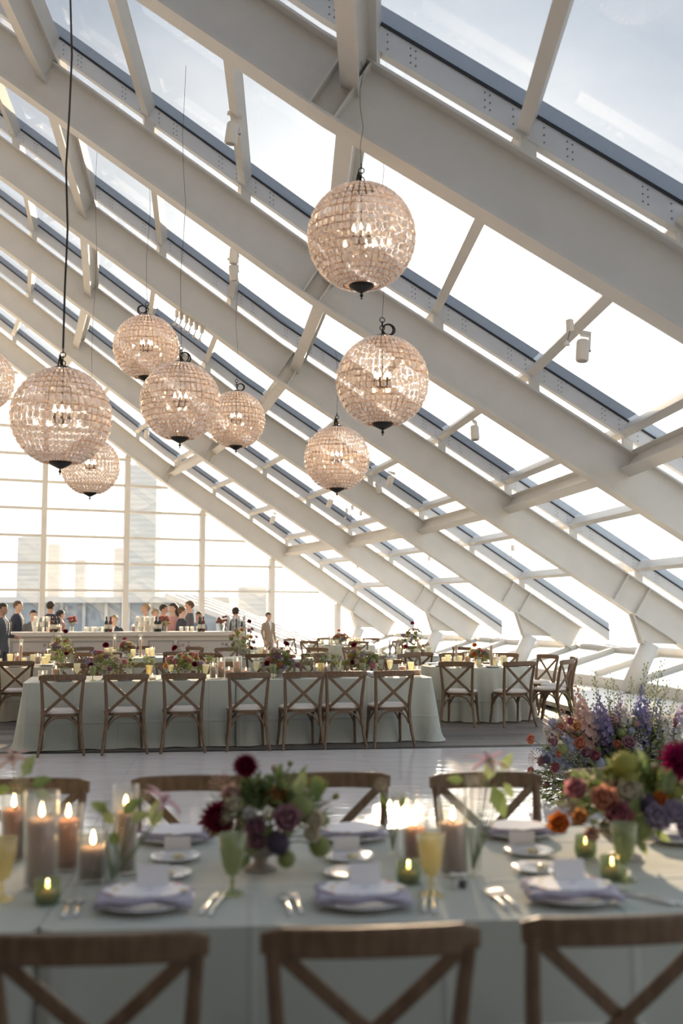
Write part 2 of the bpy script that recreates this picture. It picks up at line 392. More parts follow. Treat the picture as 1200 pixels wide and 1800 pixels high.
# end wall of glass
wall_end = thing('wall_end', 'tall end wall of clear glass in a cream grid', 'glass wall', ring(0, 53, 0, -.25), kind='structure')
MULL = [45.86, 48.27, 50.68, 53.09, 55.5, 57.86, 60.17, 62.47]; TRANS = [2.15+.788*i for i in range(14)]
def clip(poly, r0, side_line):
    m = M1 if r0 > R2 else M2; f = lambda p: Z2+m*(p[0]-R2)-p[1]; out = []
    for i in range(len(poly)):
        a, b = poly[i], poly[(i+1) % len(poly)]; fa, fb = f(a), f(b)
        if fa >= 0: out.append(a)
        if fa*fb < 0: t = fa/(fa-fb); out.append((a[0]+(b[0]-a[0])*t, a[1]+(b[1]-a[1])*t))
    return out
for r in MULL:
    under('mullion', prism(MB(), 0, [(r-.045, 0), (r+.045, 0), (r+.045, zb(r+.045)), (r-.045, zb(r-.045))], -.36, -.08), 'white_paint', wall_end)
    under('mullion_cap', prism(MB(), 0, [(r-.075, 0), (r+.075, 0), (r+.075, zb(r+.075)), (r-.075, zb(r-.075))], -.08, -.06), 'white_paint', wall_end)
for z in TRANS:
    rm = R2+(z-Z2)/(M1 if z < Z2 else M2)
    if rm < 46: continue
    under('transom', prism(MB(), 0, [(45.8, z-.035), (rm, z-.035), (rm-.05, z+.035), (45.8, z+.035)], -.30, -.14), 'white_paint', wall_end)
zs = [0]+TRANS; rs = MULL+[64.1]
for i in range(len(rs)-1):
    for j in range(len(zs)-1):
        poly = clip([(rs[i]+.04, zs[j]+.03), (rs[i+1]-.04, zs[j]+.03), (rs[i+1]-.04, zs[j+1]-.03), (rs[i]+.04, zs[j+1]-.03)], (rs[i]+rs[i+1])/2, 0)
        if len(poly) >= 3: under('glass_pane', prism(MB(), 0, poly, -.235, -.225), 'wall_pane', wall_end)

wall_inner = MB(); wk = [i*.5-.05 for i in range(17)]
mat('dark_blocker', (.10, .08, .065), .6, noise=.3, nscale=4)
mat('inner_stone', (.62, .60, .56), .8, noise=.1, nscale=.8)
wall_inner.add([ring(k, 46.4, z) for k in wk for z in (-.02, 13.2)]+[ring(k, 46.0, z) for k in wk for z in (-.02, 13.2)],
    [(2*i, 2*i+1, 2*i+3, 2*i+2) for i in range(16)]+[(34+2*i+2, 34+2*i+3, 34+2*i+1, 34+2*i) for i in range(16)]+[(2*i+1, 34+2*i+1, 34+2*i+3, 2*i+3) for i in range(16)])
tag(wall_inner.build('wall_inner', 'inner_stone'), 'tall pale stone inner wall of the ring out of frame left', 'wall', kind='structure')
wb = prism(MB(), 7.02, [(46.4, -.02), (64.3, -.02), (64.3, zb(64.3)+HD), (R2, Z2+HD), (47.5, zb(47.5)+HD), (46.4, 13)], -.1, .1)  # unseen wall added close behind the camera, dark to cut light from there
tag(wb.build('wall_back_blocker', 'dark_blocker'), 'unseen dark wall added behind the camera to block light', 'wall', kind='structure')

# ---------------------------------------------------------------- floor, planks, dance floor
floor = thing('floor', 'grey wooden plank floor of the hall', 'floor', (0, 12, 0), kind='structure')
mb = MB(); ks = [i*.25-.1 for i in range(37)]
mb.add([ring(k, r, -.02) for k in ks for r in (38, 62.9)], [(2*i, 2*i+1, 2*i+3, 2*i+2) for i in range(36)])
under('subfloor', mb, 'concrete', floor)
PA = R(6.1); px, py = Vector((math.cos(PA), math.sin(PA), 0)), Vector((-math.sin(PA), math.cos(PA), 0))
pm = MB().box((.5, 0, 0), (1, 1, 1)).mesh('plank', 'wood_plank'); rnd = random.Random(3)
O = Vector((2.6, 12.33, 0)); W = .27
DX, DY = Vector((math.cos(R(6.1)), math.sin(R(6.1)), 0)), Vector((-math.sin(R(6.1)), math.cos(R(6.1)), 0))
for i in range(-14, 40):
    x = -10+rnd.random()*3.2
    while x < 7.5:
        Lh = 3.4
        p = Vector((0, 11.9, 0))+py*(i*W)+px*x
        # the sound length of this board: clear of the dance floor and of the step
        a, b = 0.0, Lh-.006
        def bad(t):
            q = p+px*t; d = q-O; inside = d.dot(DX) < .16 and d.dot(DY) < .16 and d.dot(DY) > -7.6
            return inside or math.hypot(q.x-CX, q.y-CY) > 60.80
        ts = [Lh*j/40 for j in range(41)]; ok = [t for t in ts if not bad(t)]
        if len(ok) > 2:
            a, b = min(ok), min(max(ok), Lh-.006)
            if b-a > .2: place('plank', pm, floor, p+px*a-Vector(floor.location)+Vector((0, 0, -.009)), PA, (b-a, W-.006, .018))
        x += Lh
dance = thing('dance_floor', 'glossy white dance floor in front of the long table', 'dance floor', (0, 9, 0), kind='structure')
dm = MB().box((0, 0, 0), (1.2182, 1.2182, .016)).mesh('dance_floor_panel', 'dance_white')
for i in range(9):
    for j in range(5):
        c = O-DX*(.61+1.22*i)-DY*(.61+1.22*j); place('dance_floor_panel', dm, dance, c+Vector((0, 0, -.002+rnd.random()*.0008))-Vector(dance.location), R(6.1)+(rnd.random()-.5)*.0004)
mb = MB(); mb.beam(O+DY*.06+DX*.1+Vector((0, 0, -.003)), O+DY*.06-DX*11+Vector((0, 0, -.003)), .10, .016); mb.beam(O+DX*.06+Vector((0, 0, -.003)), O+DX*.06-DY*6.2+Vector((0, 0, -.003)), .10, .016)
under('edge_ramp', mb, 'gasket', dance)

# ---------------------------------------------------------------- outside
lake = MB().add([(-900, -300, -4.5), (900, -300, -4.5), (900, 1800, -4.5), (-900, 1800, -4.5)], [(0, 1, 2, 3)])
mat('lake', (.16, .19, .21), .22, spec=.5, bump=.6, bscale=.8)
tag(lake.build('lake', 'lake'), 'wide bright lake outside beyond the glass', 'lake', kind='stuff')
mb = MB(); mb.hexa([(-40, 29, -.3), (4, 36, -.3), (0, 62, -.3), (-60, 62, -.3), (-40, 29, -.04), (4, 36, -.04), (0, 62, -.04), (-60, 62, -.04)])
# terrace starts just outside the end wall
mb = MB(); prism(mb, 0, [(40, -.06), (65, -.06), (65, -.5), (40, -.5)], -30, -.4)
tag(mb.build('terrace', 'terrace'), 'pale outdoor terrace beyond the end glass wall', 'terrace', kind='structure')
mat('facade_glass', (.34, .40, .45), .25, spec=.6)
mat('pale_stone', (.75, .72, .66), .8, noise=.08, nscale=.3)
mat('hazy_tower', (.93, .88, .79), .9); mat('hazy_band', (.88, .83, .74), .9)  # distant haze is put into these pale tower colours
bl = thing('pavilion', 'low grey-blue glazed pavilion with white posts outside the glass wall', 'building', at_y(120, 1071, 54))
bl.location.z = -.06; Wd = 20
MB().box((-2, 2, 1.0), (Wd, 4, 2.0)).build('glass_front', 'facade_glass', bl)
MB().box((-2, 1.7, 2.14), (Wd+.8, 5, .30)).build('roof', 'pale_stone', bl)
MB().box((-2, -.9, .5), (Wd, .06, .06)).build('rail', 'pale_stone', bl)
pm_ = MB().box((0, -.1, 1.02), (.16, .16, 1.96)).mesh('post', 'white_paint')
for i in range(18): place('post', pm_, bl, (-2-Wd/2+.2+i*1.15, 0, 0))
gh = thing('lean_to_roof', 'low sloping glass roof with white bars outside right of the terrace', 'glass roof', at_y(440, 1071, 44)); gh.location.z = -.06
for i in range(5):
    MB().beam((-3.6+i*.15, i*1.6, 2.25), (2.4+i*.15, i*1.6, -.02), .22, .22).build('sloping_bar', 'white_paint', gh)
    if i < 4:
        MB().hexa([(-3.6+i*.15, i*1.6, 2.2), (2.4+i*.15, i*1.6, 0.0), (2.4+i*.15, i*1.6+1.6, 0.0), (-3.6+i*.15, i*1.6+1.6, 2.2), (-3.6+i*.15, i*1.6, 2.23), (2.4+i*.15, i*1.6, .03), (2.4+i*.15, i*1.6+1.6, .03), (-3.6+i*.15, i*1.6+1.6, 2.23)]).build('pane', 'facade_glass', gh)
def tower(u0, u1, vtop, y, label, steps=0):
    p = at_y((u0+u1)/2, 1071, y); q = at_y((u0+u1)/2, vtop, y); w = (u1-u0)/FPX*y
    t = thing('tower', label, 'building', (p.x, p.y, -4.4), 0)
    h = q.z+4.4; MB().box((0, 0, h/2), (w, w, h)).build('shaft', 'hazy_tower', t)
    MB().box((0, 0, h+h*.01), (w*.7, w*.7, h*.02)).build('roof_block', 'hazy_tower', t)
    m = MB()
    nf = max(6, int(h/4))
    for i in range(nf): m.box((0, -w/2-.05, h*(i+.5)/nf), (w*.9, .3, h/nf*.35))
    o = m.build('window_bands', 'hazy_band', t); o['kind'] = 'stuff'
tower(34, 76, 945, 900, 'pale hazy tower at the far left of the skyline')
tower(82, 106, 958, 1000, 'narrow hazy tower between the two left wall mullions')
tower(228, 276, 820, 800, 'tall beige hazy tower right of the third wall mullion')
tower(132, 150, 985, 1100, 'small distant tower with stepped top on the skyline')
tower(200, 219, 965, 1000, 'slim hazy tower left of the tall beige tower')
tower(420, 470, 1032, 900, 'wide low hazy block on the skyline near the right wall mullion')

# ================================================================ FURNITURE
# ---- cross-back chair: faces +y, back towards -y, origin on the floor under the seat
def make_chair():
    t = thing('cross_back_chair', 'x', 'chair')
    def rr(w, h, n=3):   # rounded rectangle section
        pts = []
        for cx_, cy_, a0 in ((w/2, h/2, 0), (-w/2, h/2, 90), (-w/2, -h/2, 180), (w/2, -h/2, 270)):
            k = min(w, h)*.35
            for i in range(n): a = R(a0+90*i/(n-1)); pts.append((cx_-math.copysign(k, cx_)+k*math.cos(a), cy_-math.copysign(k, cy_)+k*math.sin(a)))
        return pts
    # seat ring and pad
    def seat_outline(s=1):
        pts = []
        for i in range(28):
            a = 2*math.pi*i/28; c, sn = math.cos(a), math.sin(a); e = .62
            x = math.copysign(abs(c)**e, c)*.225; y = math.copysign(abs(sn)**e, sn)*.215
            x *= 1+.10*y/.215*.9; pts.append((x*s, y*s))
        return pts
    def slab(z0, z1, s0, s1, crown=0):
        mb = MB(); n = 28; vs = [(x, y, z0) for x, y in seat_outline(s0)]+[(x, y, z1) for x, y in seat_outline(s1)]
        fs = [tuple(range(n-1, -1, -1))]+[(i, (i+1) % n, (i+1) % n+n, i+n) for i in range(n)]
        if crown:
            vs += [(x, y, z1+crown*.7) for x, y in seat_outline(s1*.82)]; vs.append((0, 0, z1+crown))
            fs += [(i+n, (i+1) % n+n, (i+1) % n+2*n, i+2*n) for i in range(n)]+[(i+2*n, (i+1) % n+2*n, 3*n) for i in range(n)]
        else: fs.append(tuple(range(n, 2*n)))
        return mb.add(vs, fs)
    slab(.425, .455, .97, 1.0).build('seat', 'chair_wood', t)
    slab(.455, .478, .955, .965, .02).build('cushion', 'cushion', t, True)
    for s in (-1, 1):
        # rear leg and back post in one bent piece
        P = [(s*.245, -.285, .0), (s*.222, -.235, .16), (s*.205, -.205, .33), (s*.200, -.20, .46), (s*.205, -.215, .58), (s*.215, -.245, .72), (s*.224, -.28, .845)]
        MB().sweep(P, rr(.037, .039), up=(0, 1, 0), scales=[.85, .95, 1.05, 1.1, 1.05, .95, .9]).build('rear_leg', 'chair_wood', t)
        P = [(s*.215, .235, 0), (s*.203, .205, .16), (s*.196, .185, .32), (s*.195, .18, .43)]
        MB().sweep(P, rr(.034, .034), up=(0, 1, 0), scales=[.8, .95, 1.05, 1.1]).build('front_leg', 'chair_wood', t)
    # top rail, bowed back
    P = []
    for i in range(13):
        u = -1+i/6; P.append((u*.248, -.282-.035*(1-u*u)+.012, .858-.004*u*u))
    MB().sweep(P, rr(.026, .068), up=(0, 0, 1), scales=[(.8, .7)]+[(1, 1)]*11+[(.8, .7)]).build('top_rail', 'chair_wood', t)
    for s in (-1, 1):
        P = []
        for i in range(9):
            f = i/8; z = .845-.37*f; x = s*(.218-.395*f); y = -.279-.03*math.sin(math.pi*f*.5)*(1-f)+(.079*f)-s*.006*math.sin(math.pi*f)
            P.append((x, y, z))
        MB().sweep(P, rr(.036, .016), up=(0, 1, 0)).build('cross_slat', 'chair_wood', t)
    # bent arches under the seat
    def arch(p, q, z0, z1):
        p, q = Vector(p), Vector(q); pts = []
        for i in range(11):
            f = i/10; e = abs(2*f-1); x = p+(q-p)*(.5+(f-.5)*(1 if True else 0)); z = z0+(z1-z0)*(1-e**3.2); pts.append((x.x, x.y, z))
        return MB().sweep(pts, rr(.018, .022), up=(0, 0, 1) if False else None)
    arch((-.195, -.208, 0), (.195, -.208, 0), .27, .415).build('rear_arch', 'chair_wood', t)
    arch((-.19, .188, 0), (.19, .188, 0), .27, .415).build('front_arch', 'chair_wood', t)
    for s in (-1, 1): arch((s*.198, -.20, 0), (s*.194, .183, 0), .27, .415).build('side_arch', 'chair_wood', t)
    return t
CHAIR = make_chair()
def chair(p, rz, label, group):
    return dup(CHAIR, (p[0], p[1], 0), rz, label, group)

# ---- tables under floor-length cloths
def cloth_rect(name, L_, W_, top, seed, puddle=.05, m='sage_linen', joined=0):
    rnd = random.Random(seed); mb = MB(); per = []; rad = .05; step = .045
    def side(p, q):
        n = max(2, int((Vector(q)-Vector(p)).length/step)); return [(p[0]+(q[0]-p[0])*i/n, p[1]+(q[1]-p[1])*i/n) for i in range(n)]
    a, b = L_/2, W_/2
    for (sx, sy, nx, ny) in ((-1, -1, 1, -1), (1, -1, 1, 1), (1, 1, -1, 1), (-1, 1, -1, -1)):
        p, q = (sx*a, sy*b), (nx*a, ny*b); d = Vector((q[0]-p[0], q[1]-p[1])).normalized()
        per += side((p[0]+d.x*rad, p[1]+d.y*rad), (q[0]-d.x*rad, q[1]-d.y*rad))
        c = Vector((q[0]-d.x*rad, q[1]-d.y*rad))+Vector((-d.y, d.x))*rad
        for i in range(4): t = R(90*i/4); v = Vector((d.y, -d.x))*math.cos(t)+d*math.sin(t); per.append((c.x+v.x*rad, c.y+v.y*rad))
    n = len(per); nrm = []
    for i in range(n):
        p, q = Vector(per[i-1]), Vector(per[(i+1) % n]); d = (q-p).normalized(); nrm.append(Vector((d.y, -d.x)))
    cum = [0]
    for i in range(n): cum.append(cum[-1]+(Vector(per[(i+1) % n])-Vector(per[i])).length)
    ph = [rnd.random()*6.28 for _ in range(6)]; K = 15; rows = []
    for j in range(K+1):
        t = j/K; row = []
        for i in range(n):
            s = cum[i]; x, y = per[i]; cd = min(abs(abs(x)-a), 9)+min(abs(abs(y)-b), 9); cornerness = math.exp(-(cd/.28)**2)
            fold = (.016*math.sin(s*5.1+ph[0])+.012*math.sin(s*11.3+ph[1])+.008*math.sin(s*19+ph[2]))*t**1.4
            fold += cornerness*(.06*t**1.1*math.sin(s*17+ph[3])+.06*t)
            flare = .05*t+puddle*max(0, t-.9)*9*(.4+.6*math.sin(s*7+ph[4])**2)
            o = nrm[i]*(fold+flare)
            z = top*(1-t)+.006*t-.004*(1-math.cos(min(t*8, 3.14159)))
            if t > .97: z = .006+.006*max(0, math.sin(s*13+ph[5]))
            xx = x+o.x
            if joined > 0: xx = min(xx, a)      # the end pressed against the neighbouring table
            if joined < 0: xx = max(xx, -a)
            row.append((xx, y+o.y, z))
        rows.append(row)
    vs = [v for r in rows for v in r]; fs = []
    for j in range(K):
        for i in range(n): i2 = (i+1) % n; fs.append((j*n+i2, j*n+i, (j+1)*n+i, (j+1)*n+i2))
    mb.add(vs, fs); mb.add([(x, y, top) for x, y in per], [tuple(range(n))])
    return mb.build(name, m, None, True)
def cloth_round(name, rad, top, seed, m='sage_linen', nf=17):
    rnd = random.Random(seed); mb = MB(); n = 150; K = 14; vs = []; fs = []; ph = [rnd.random()*6.28 for _ in range(4)]
    for j in range(K+1):
        t = j/K
        for i in range(n):
            a = 2*math.pi*i/n; amp = t**.9
            w = .06*math.sin(nf*a+ph[0]+.6*math.sin(3*a+ph[1]))+.025*math.sin((nf*2+3)*a+ph[2])
            rr_ = rad+.012*math.sin(min(1, t*10)*1.57)+amp*(w+.07)
            vs.append((rr_*math.cos(a), rr_*math.sin(a), top*(1-t)+.012))
    for j in range(K):
        for i in range(n): i2 = (i+1) % n; fs.append((j*n+i2, j*n+i, (j+1)*n+i, (j+1)*n+i2))
    mb.add(vs, fs); mb.add([(rad*math.cos(2*math.pi*i/n), rad*math.sin(2*math.pi*i/n), top+.012) for i in range(n)], [tuple(range(n))])
    return mb.build(name, m, None, True)
TZ = .76
def rect_table(c, ang, L_, W_, seed, lt, lc, gt, gc, joined=0):
    t = thing('banquet_table', lt, 'table', (c[0], c[1], 0), ang, gt)
    MB().box((0, 0, TZ-.028), (L_-.06, W_-.06, .03)).build('tabletop', 'chair_wood', t)
    for sx in (-1, 1):
        for sy in (-1, 1): MB().tube([(sx*(L_/2-.25), sy*(W_/2-.15), 0), (sx*(L_/2-.25), sy*(W_/2-.15), TZ-.043)], .016).build('leg', 'steel_dark', t)
    c_ = cloth_rect('tablecloth', L_, W_, TZ, seed, joined=joined); c_.location = (c[0], c[1], 0); c_.rotation_euler = (0, 0, ang); tag(c_, lc, 'tablecloth', gc)
def round_table(c, rad, seed, lt, lc, m='sage_linen'):
    t = thing('round_table', lt, 'table', (c[0], c[1], 0), 0, 'round dining tables')
    MB().lathe([(0, TZ-.044), (rad-.03, TZ-.044), (rad-.03, TZ-.014), (0, TZ-.014)], 40).build('tabletop', 'chair_wood', t)
    for a in (45, 135, 225, 315): x, y = (rad-.3)*math.cos(R(a)), (rad-.3)*math.sin(R(a)); MB().tube([(x, y, 0), (x, y, TZ-.044)], .016).build('leg', 'steel_dark', t)
    c_ = cloth_round('tablecloth', rad, TZ-.012, seed, m); c_.location = (c[0], c[1], 0); tag(c_, lc, 'tablecloth', 'round tablecloths')

# table 1: foreground, two tables end to end; axis X1 along the table, Y1 across it (away from the camera)
A1 = R(4.8); X1, Y1 = Vector((math.cos(A1), math.sin(A1), 0)), Vector((-math.sin(A1), math.cos(A1), 0)); O1 = Vector((-.80, 2.81, 0)); TL, TW = 2.43, 1.20
rect_table(O1+X1*(TL/2)+Y1*(TW/2), A1, TL-.004, TW, 11, 'nearest dining table in the foreground, hidden under a sage cloth', 'sage green linen cloth on the foreground table with purple napkins', 'foreground tables', 'foreground tablecloths', -1)
rect_table(O1-X1*(TL/2)+Y1*(TW/2), A1, TL-.004, TW, 12, 'foreground table at the lower left edge, hidden under cloth', 'sage green linen cloth at the lower left edge under the pillar candles', 'foreground tables', 'foreground tablecloths', 1)
# table 2: the long table across the middle
A2 = R(11.75); X2, Y2 = Vector((math.cos(A2), math.sin(A2), 0)), Vector((-math.sin(A2), math.cos(A2), 0)); O2 = Vector((-3.63, 11.97, 0))
rect_table(O2+X2*(TL/2)+Y2*(TW/2), A2, TL-.004, TW, 21, 'left half of the long dining table beyond the dance floor', 'sage cloth on the left half of the long table beyond the dance floor', 'long table halves', 'long table cloths', 1)
rect_table(O2+X2*(TL*1.5)+Y2*(TW/2), A2, TL-.004, TW, 22, 'right half of the long dining table beyond the dance floor', 'sage cloth on the right half of the long table beyond the dance floor', 'long table halves', 'long table cloths', -1)

# chairs of table 1 (near row backs towards us, far row facing us)
for i, (u, v) in enumerate(((172, 1652), (652, 1640), (1090, 1620))):
    p = on_z(u, v, .87); c = p+Y1*.275
    chair(c, A1+R((-1, 0, 2)[i]), ['dark wooden cross-back chair in the lower left corner, back to the camera', 'dark wooden cross-back chair at the bottom centre, back to the camera', 'dark wooden cross-back chair in the lower right corner, white seat just showing'][i], 'near chairs of the foreground table')
for i, (u, v) in enumerate(((55, 1378), (332, 1373), (586, 1367), (856, 1367), (1085, 1360))):
    p = on_z(u, v, .87); c = p-Y1*.275
    chair(c, A1+math.pi+R((2, -1, 0, 1, -2)[i]), ['wooden chair on the far side of the foreground table behind the pillar candles', 'wooden chair on the far side of the foreground table behind the pink lily vase',
        'wooden chair on the far side of the foreground table right of the burgundy dahlias', 'wooden chair on the far side of the foreground table behind the tall bud vase', 'wooden chair on the far side of the foreground table behind the right flower bowl'][i], 'far chairs of the foreground table')
# chairs of table 2
NEAR2 = [(107, 1188), (220, 1185), (324, 1183), (439, 1182), (533, 1181), (608, 1180), (692, 1180)]
CH2 = []
for i, (u, v) in enumerate(NEAR2):
    d = ray(u, v); base = O2-Y2*.60        # stand on the row line in front of the cloth
    den = d.x*Y2.x+d.y*Y2.y; t = (base.x*Y2.x+base.y*Y2.y)/den; p = Vector((d.x*t, d.y*t, 0)); c = p+Y2*.275; CH2.append(c)
    chair(c, A2+R((4, 2, -1, -2, 2, -1, 1)[i]), f'{ORD[i]} cross-back chair from left along the near side of the long table', 'near chairs of the long table')
for i in range(7):
    s = (CH2[i]-O2).dot(X2); c = O2+X2*(s+(.05, .1, 0, -.1, .05, .1, -.05)[i])+Y2*(TW+.34)
    chair(c, A2+math.pi+R((3, -4, 2, 5, -3, 2, -2)[i]), f'{ORD[i]} chair from left on the far side of the long table, facing us', 'far chairs of the long table')
# round tables
RT = []   # centre, radius, words
def at_floor(u, y): p = at_y(u, 1071, y); return Vector((p.x, p.y, 0))
RDEF = [(at_floor(833, 15.75), .80, 'right of the long table', 31), (at_floor(28, 15.9), .85, 'at the left edge', 32), (at_floor(235, 18.8), .80, 'before the bar panels', 33),
        (at_floor(470, 18.3), .80, 'by the bar end', 34), (at_floor(712, 18.9), .80, 'behind the long table', 35), (at_floor(600, 25.0), .80, 'by the end wall', 36)]
CHA = [[-107, -73, -35, -2, 32, 64, 96, 128, 160, 212], [-112, -72, -30, 20, 60, 100, 140], [-140, -95, -50, 50, 95, 140, 185], [-125, -90, -55, 55, 90, 125], [-125, -85, -45, -5, 40, 85, 130], [-120, -75, -30, 15, 60, 105, 150]]
for i, (c, rad, words, seed) in enumerate(RDEF):
    round_table(c, rad, seed, f'round dining table {words}, hidden under its cloth', f'round sage tablecloth hanging in folds {words}', 'cream_linen' if i in (1,) else 'sage_linen')
    for j, a in enumerate(CHA[i]):
        e = Vector((math.cos(R(a)), math.sin(R(a)), 0)); p = c+e*(rad+.40)
        if i == 0:
            lab = ['left of the two chairs with backs to us at the right round table', 'right of the two chairs with backs to us at the right round table', 'chair at the right round table turned three quarters, seat towards the left', 'chair at the far right of the right round table seen from the side',
                   'chair right of the tall candles on the far side of the right round table', 'chair second behind the right round table facing us, near the column', 'chair directly behind the tall candles of the right round table', 'chair behind the left candles of the right round table', 'chair at the back left of the right round table', 'chair at the left of the right round table beside the long table end'][j]
            chair(p, R(a)+math.pi/2, lab, 'chairs around the right round table')
        else:
            q = round(p.x*FPX/p.y+600); near = sum(1 for b in CHA[i] if abs(math.cos(R(b))-math.cos(R(a))) < 1e-9)
            order = sorted(range(len(CHA[i])), key=lambda n: (c+Vector((math.cos(R(CHA[i][n])), math.sin(R(CHA[i][n])), 0))*(rad+.4)).x/(c.y+math.sin(R(CHA[i][n]))*(rad+.4))).index(j)
            side = 'back to us' if math.sin(R(a)) < -.3 else ('facing us' if math.sin(R(a)) > .3 else 'seen side on')
            chair(p, R(a)+math.pi/2, f'{ORD[order]} chair from left, round table {words}', f'chairs of the round table {words}')
bin_(CHAIR)

# ================================================================ CHANDELIERS
def crystal_mat():
    m = bpy.data.materials.new('crystal'); m.use_nodes = True; nt = m.node_tree; nt.nodes.clear(); N = nt.nodes.new; L = nt.links.new
    out = N('ShaderNodeOutputMaterial'); t = N('ShaderNodeBsdfTransparent'); t.inputs[0].default_value = (.97, .91, .86, 1)
    g = N('ShaderNodeBsdfGlossy'); g.inputs['Roughness'].default_value = .06; g.inputs[0].default_value = (1, .95, .9, 1)
    d = N('ShaderNodeBsdfTranslucent'); d.inputs[0].default_value = (.98, .91, .85, 1); d2 = N('ShaderNodeBsdfDiffuse'); d2.inputs[0].default_value = (.97, .90, .84, 1)
    a = N('ShaderNodeMixShader'); a.inputs[0].default_value = .5; L(d.outputs[0], a.inputs[1]); L(d2.outputs[0], a.inputs[2])
    b = N('ShaderNodeMixShader'); b.inputs[0].default_value = .5; L(t.outputs[0], b.inputs[1]); L(a.outputs[0], b.inputs[2])
    c = N('ShaderNodeMixShader'); c.inputs[0].default_value = .32; L(b.outputs[0], c.inputs[1]); L(g.outputs[0], c.inputs[2]); L(c.outputs[0], out.inputs[0]); MATS['crystal'] = m
crystal_mat(); mat('copper_wire', (.46, .27, .17), .45, metal=.7)
def make_chandelier():
    t = thing('globe_chandelier', 'x', 'chandelier'); Rr = .40; NC = 42; rnd = random.Random(5)
    lats = []; la = -70
    while la < 74:
        h = 13 if 2 < la < 8 else (8.2 if abs(la) < 45 else 6.6); lats.append((la, h)); la += h
    mb = MB(); wires = MB()
    for la, h in lats:
        c = R(la+h/2); hh = Rr*R(h)*.40; ww = Rr*math.cos(c)*math.pi/NC*.80
        for j in range(NC):
            lo = 2*math.pi*(j+.5)/NC; n = Vector((math.cos(c)*math.cos(lo), math.cos(c)*math.sin(lo), math.sin(c)))
            e = Vector((-math.sin(lo), math.cos(lo), 0)); u = n.cross(e); tw = (rnd.random()-.5)*.5; e2 = e*math.cos(tw)+n*math.sin(tw); n2 = n*math.cos(tw)-e*math.sin(tw); p = n*Rr
            vs = [p+e2*ww*sx+u*hh*sy for sx, sy in ((-.75, -1), (.75, -1), (1, -.6), (1, .6), (.75, 1), (-.75, 1), (-1, .6), (-1, -.6))]+[p+n2*.012+e2*ww*.35*sx+u*hh*.5*sy for sx, sy in ((-1, -1), (1, -1), (1, 1), (-1, 1))]
            mb.add(vs, [(7, 6, 5, 4, 3, 2, 1, 0), (8, 9, 10, 11), (0, 1, 9, 8), (1, 2, 9), (2, 3, 10, 9), (3, 4, 10), (4, 5, 11, 10), (5, 6, 11), (6, 7, 8, 11), (7, 0, 8)])
        z = Rr*math.sin(R(la)); r = Rr*math.cos(R(la)); wires.torus((0, 0, z), r, .0026, 42, 3)
    for j in range(NC):
        lo = 2*math.pi*j/NC
        wires.tube([(Rr*math.cos(R(a))*math.cos(lo), Rr*math.cos(R(a))*math.sin(lo), Rr*math.sin(R(a))) for a in range(-72, 78, 12)], .0020, 3, cap=False)
    o = mb.build('crystals', 'crystal', t); o['kind'] = 'stuff'; o['label'] = 'strings of clear faceted crystals'
    o = wires.build('wire_cage', 'copper_wire', t); o['kind'] = 'stuff'
    MB().lathe([(0, .425), (.055, .42), (.105, .395), (.118, .382), (.10, .372), (0, .372)], 28).build('top_cap', 'bronze_black', t, True)
    b = MB().lathe([(0, -.43), (.02, -.428), (.045, -.415), (.085, -.395), (.098, -.378), (.09, -.368), (0, -.368)], 28).build('bottom_cap', 'bronze_black', t, True)
    MB().lathe([(0, -.485), (.008, -.478), (.004, -.468), (.013, -.458), (.014, -.448), (.006, -.438), (.012, -.428), (0, -.424)], 12).build('finial', 'bronze_black', b, True)
    MB().tube([(0, 0, .37), (0, 0, -.02)], .006, 8).build('stem', 'bronze_black', t)
    MB().lathe([(0, -.06), (.02, -.055), (.03, -.03), (.012, -.01), (0, 0)], 12).build('hub', 'bronze_black', t, True)
    for k in range(6):
        a = 2*math.pi*k/6; x, y = .065*math.cos(a), .065*math.sin(a)
        ar = MB().tube([(0, 0, -.03), (x*.6, y*.6, -.055), (x, y, -.04)], .005, 6).build('candle_arm', 'bronze_black', t)
        MB().lathe([(0, -.045), (.013, -.04), (.013, .03), (0, .03)], 10, (x, y, 0)).build('socket', 'bronze_black', ar)
        MB().lathe([(0, .03), (.011, .04), (.014, .055), (.008, .075), (0, .095)], 8, (x, y, 0)).build('bulb', 'bulb', ar, True)
    ch = MB()
    for i in range(4):
        M = Matrix.Rotation(R(90), 3, 'X') if i % 2 else Matrix.Rotation(R(90), 3, 'Y')
        ch.torus((0, 0, .45+i*.036), .022, .0045, 14, 5, M)
    ch.build('chain', 'bronze_black', t)
    co = MB(); co.torus((.06, .01, .475), .055, .008, 20, 6, Matrix.Rotation(R(75), 3, 'X')); co.torus((.055, .03, .478), .048, .007, 20, 6, Matrix.Rotation(R(100), 3, 'X'))
    co.build('cable_coil', 'bronze_black', t)
    return t
CHAN = make_chandelier()
BALLS = [((635, 417), 187, 'largest crystal globe chandelier, hanging highest, just below the near rafter'), ((672, 671), 160, 'crystal globe chandelier at right centre, below the highest one'), ((108, 733), 172, 'large crystal globe chandelier at left, on a long black cable'),
         ((317, 706), 138, 'crystal globe chandelier at left centre with a thick coil of black cable on top'), ((257, 611), 113, 'crystal globe chandelier behind and above the one with the black cable coil'), ((415, 738), 100, 'small crystal globe chandelier with flat dark cap, centre of the cluster'),
         ((592, 806), 113, 'lowest crystal globe chandelier right of centre'), ((159, 820), 100, 'lowest crystal globe chandelier at left, partly behind the larger globe'), ((-32, 668), 110, 'crystal globe chandelier cut off by the left edge')]
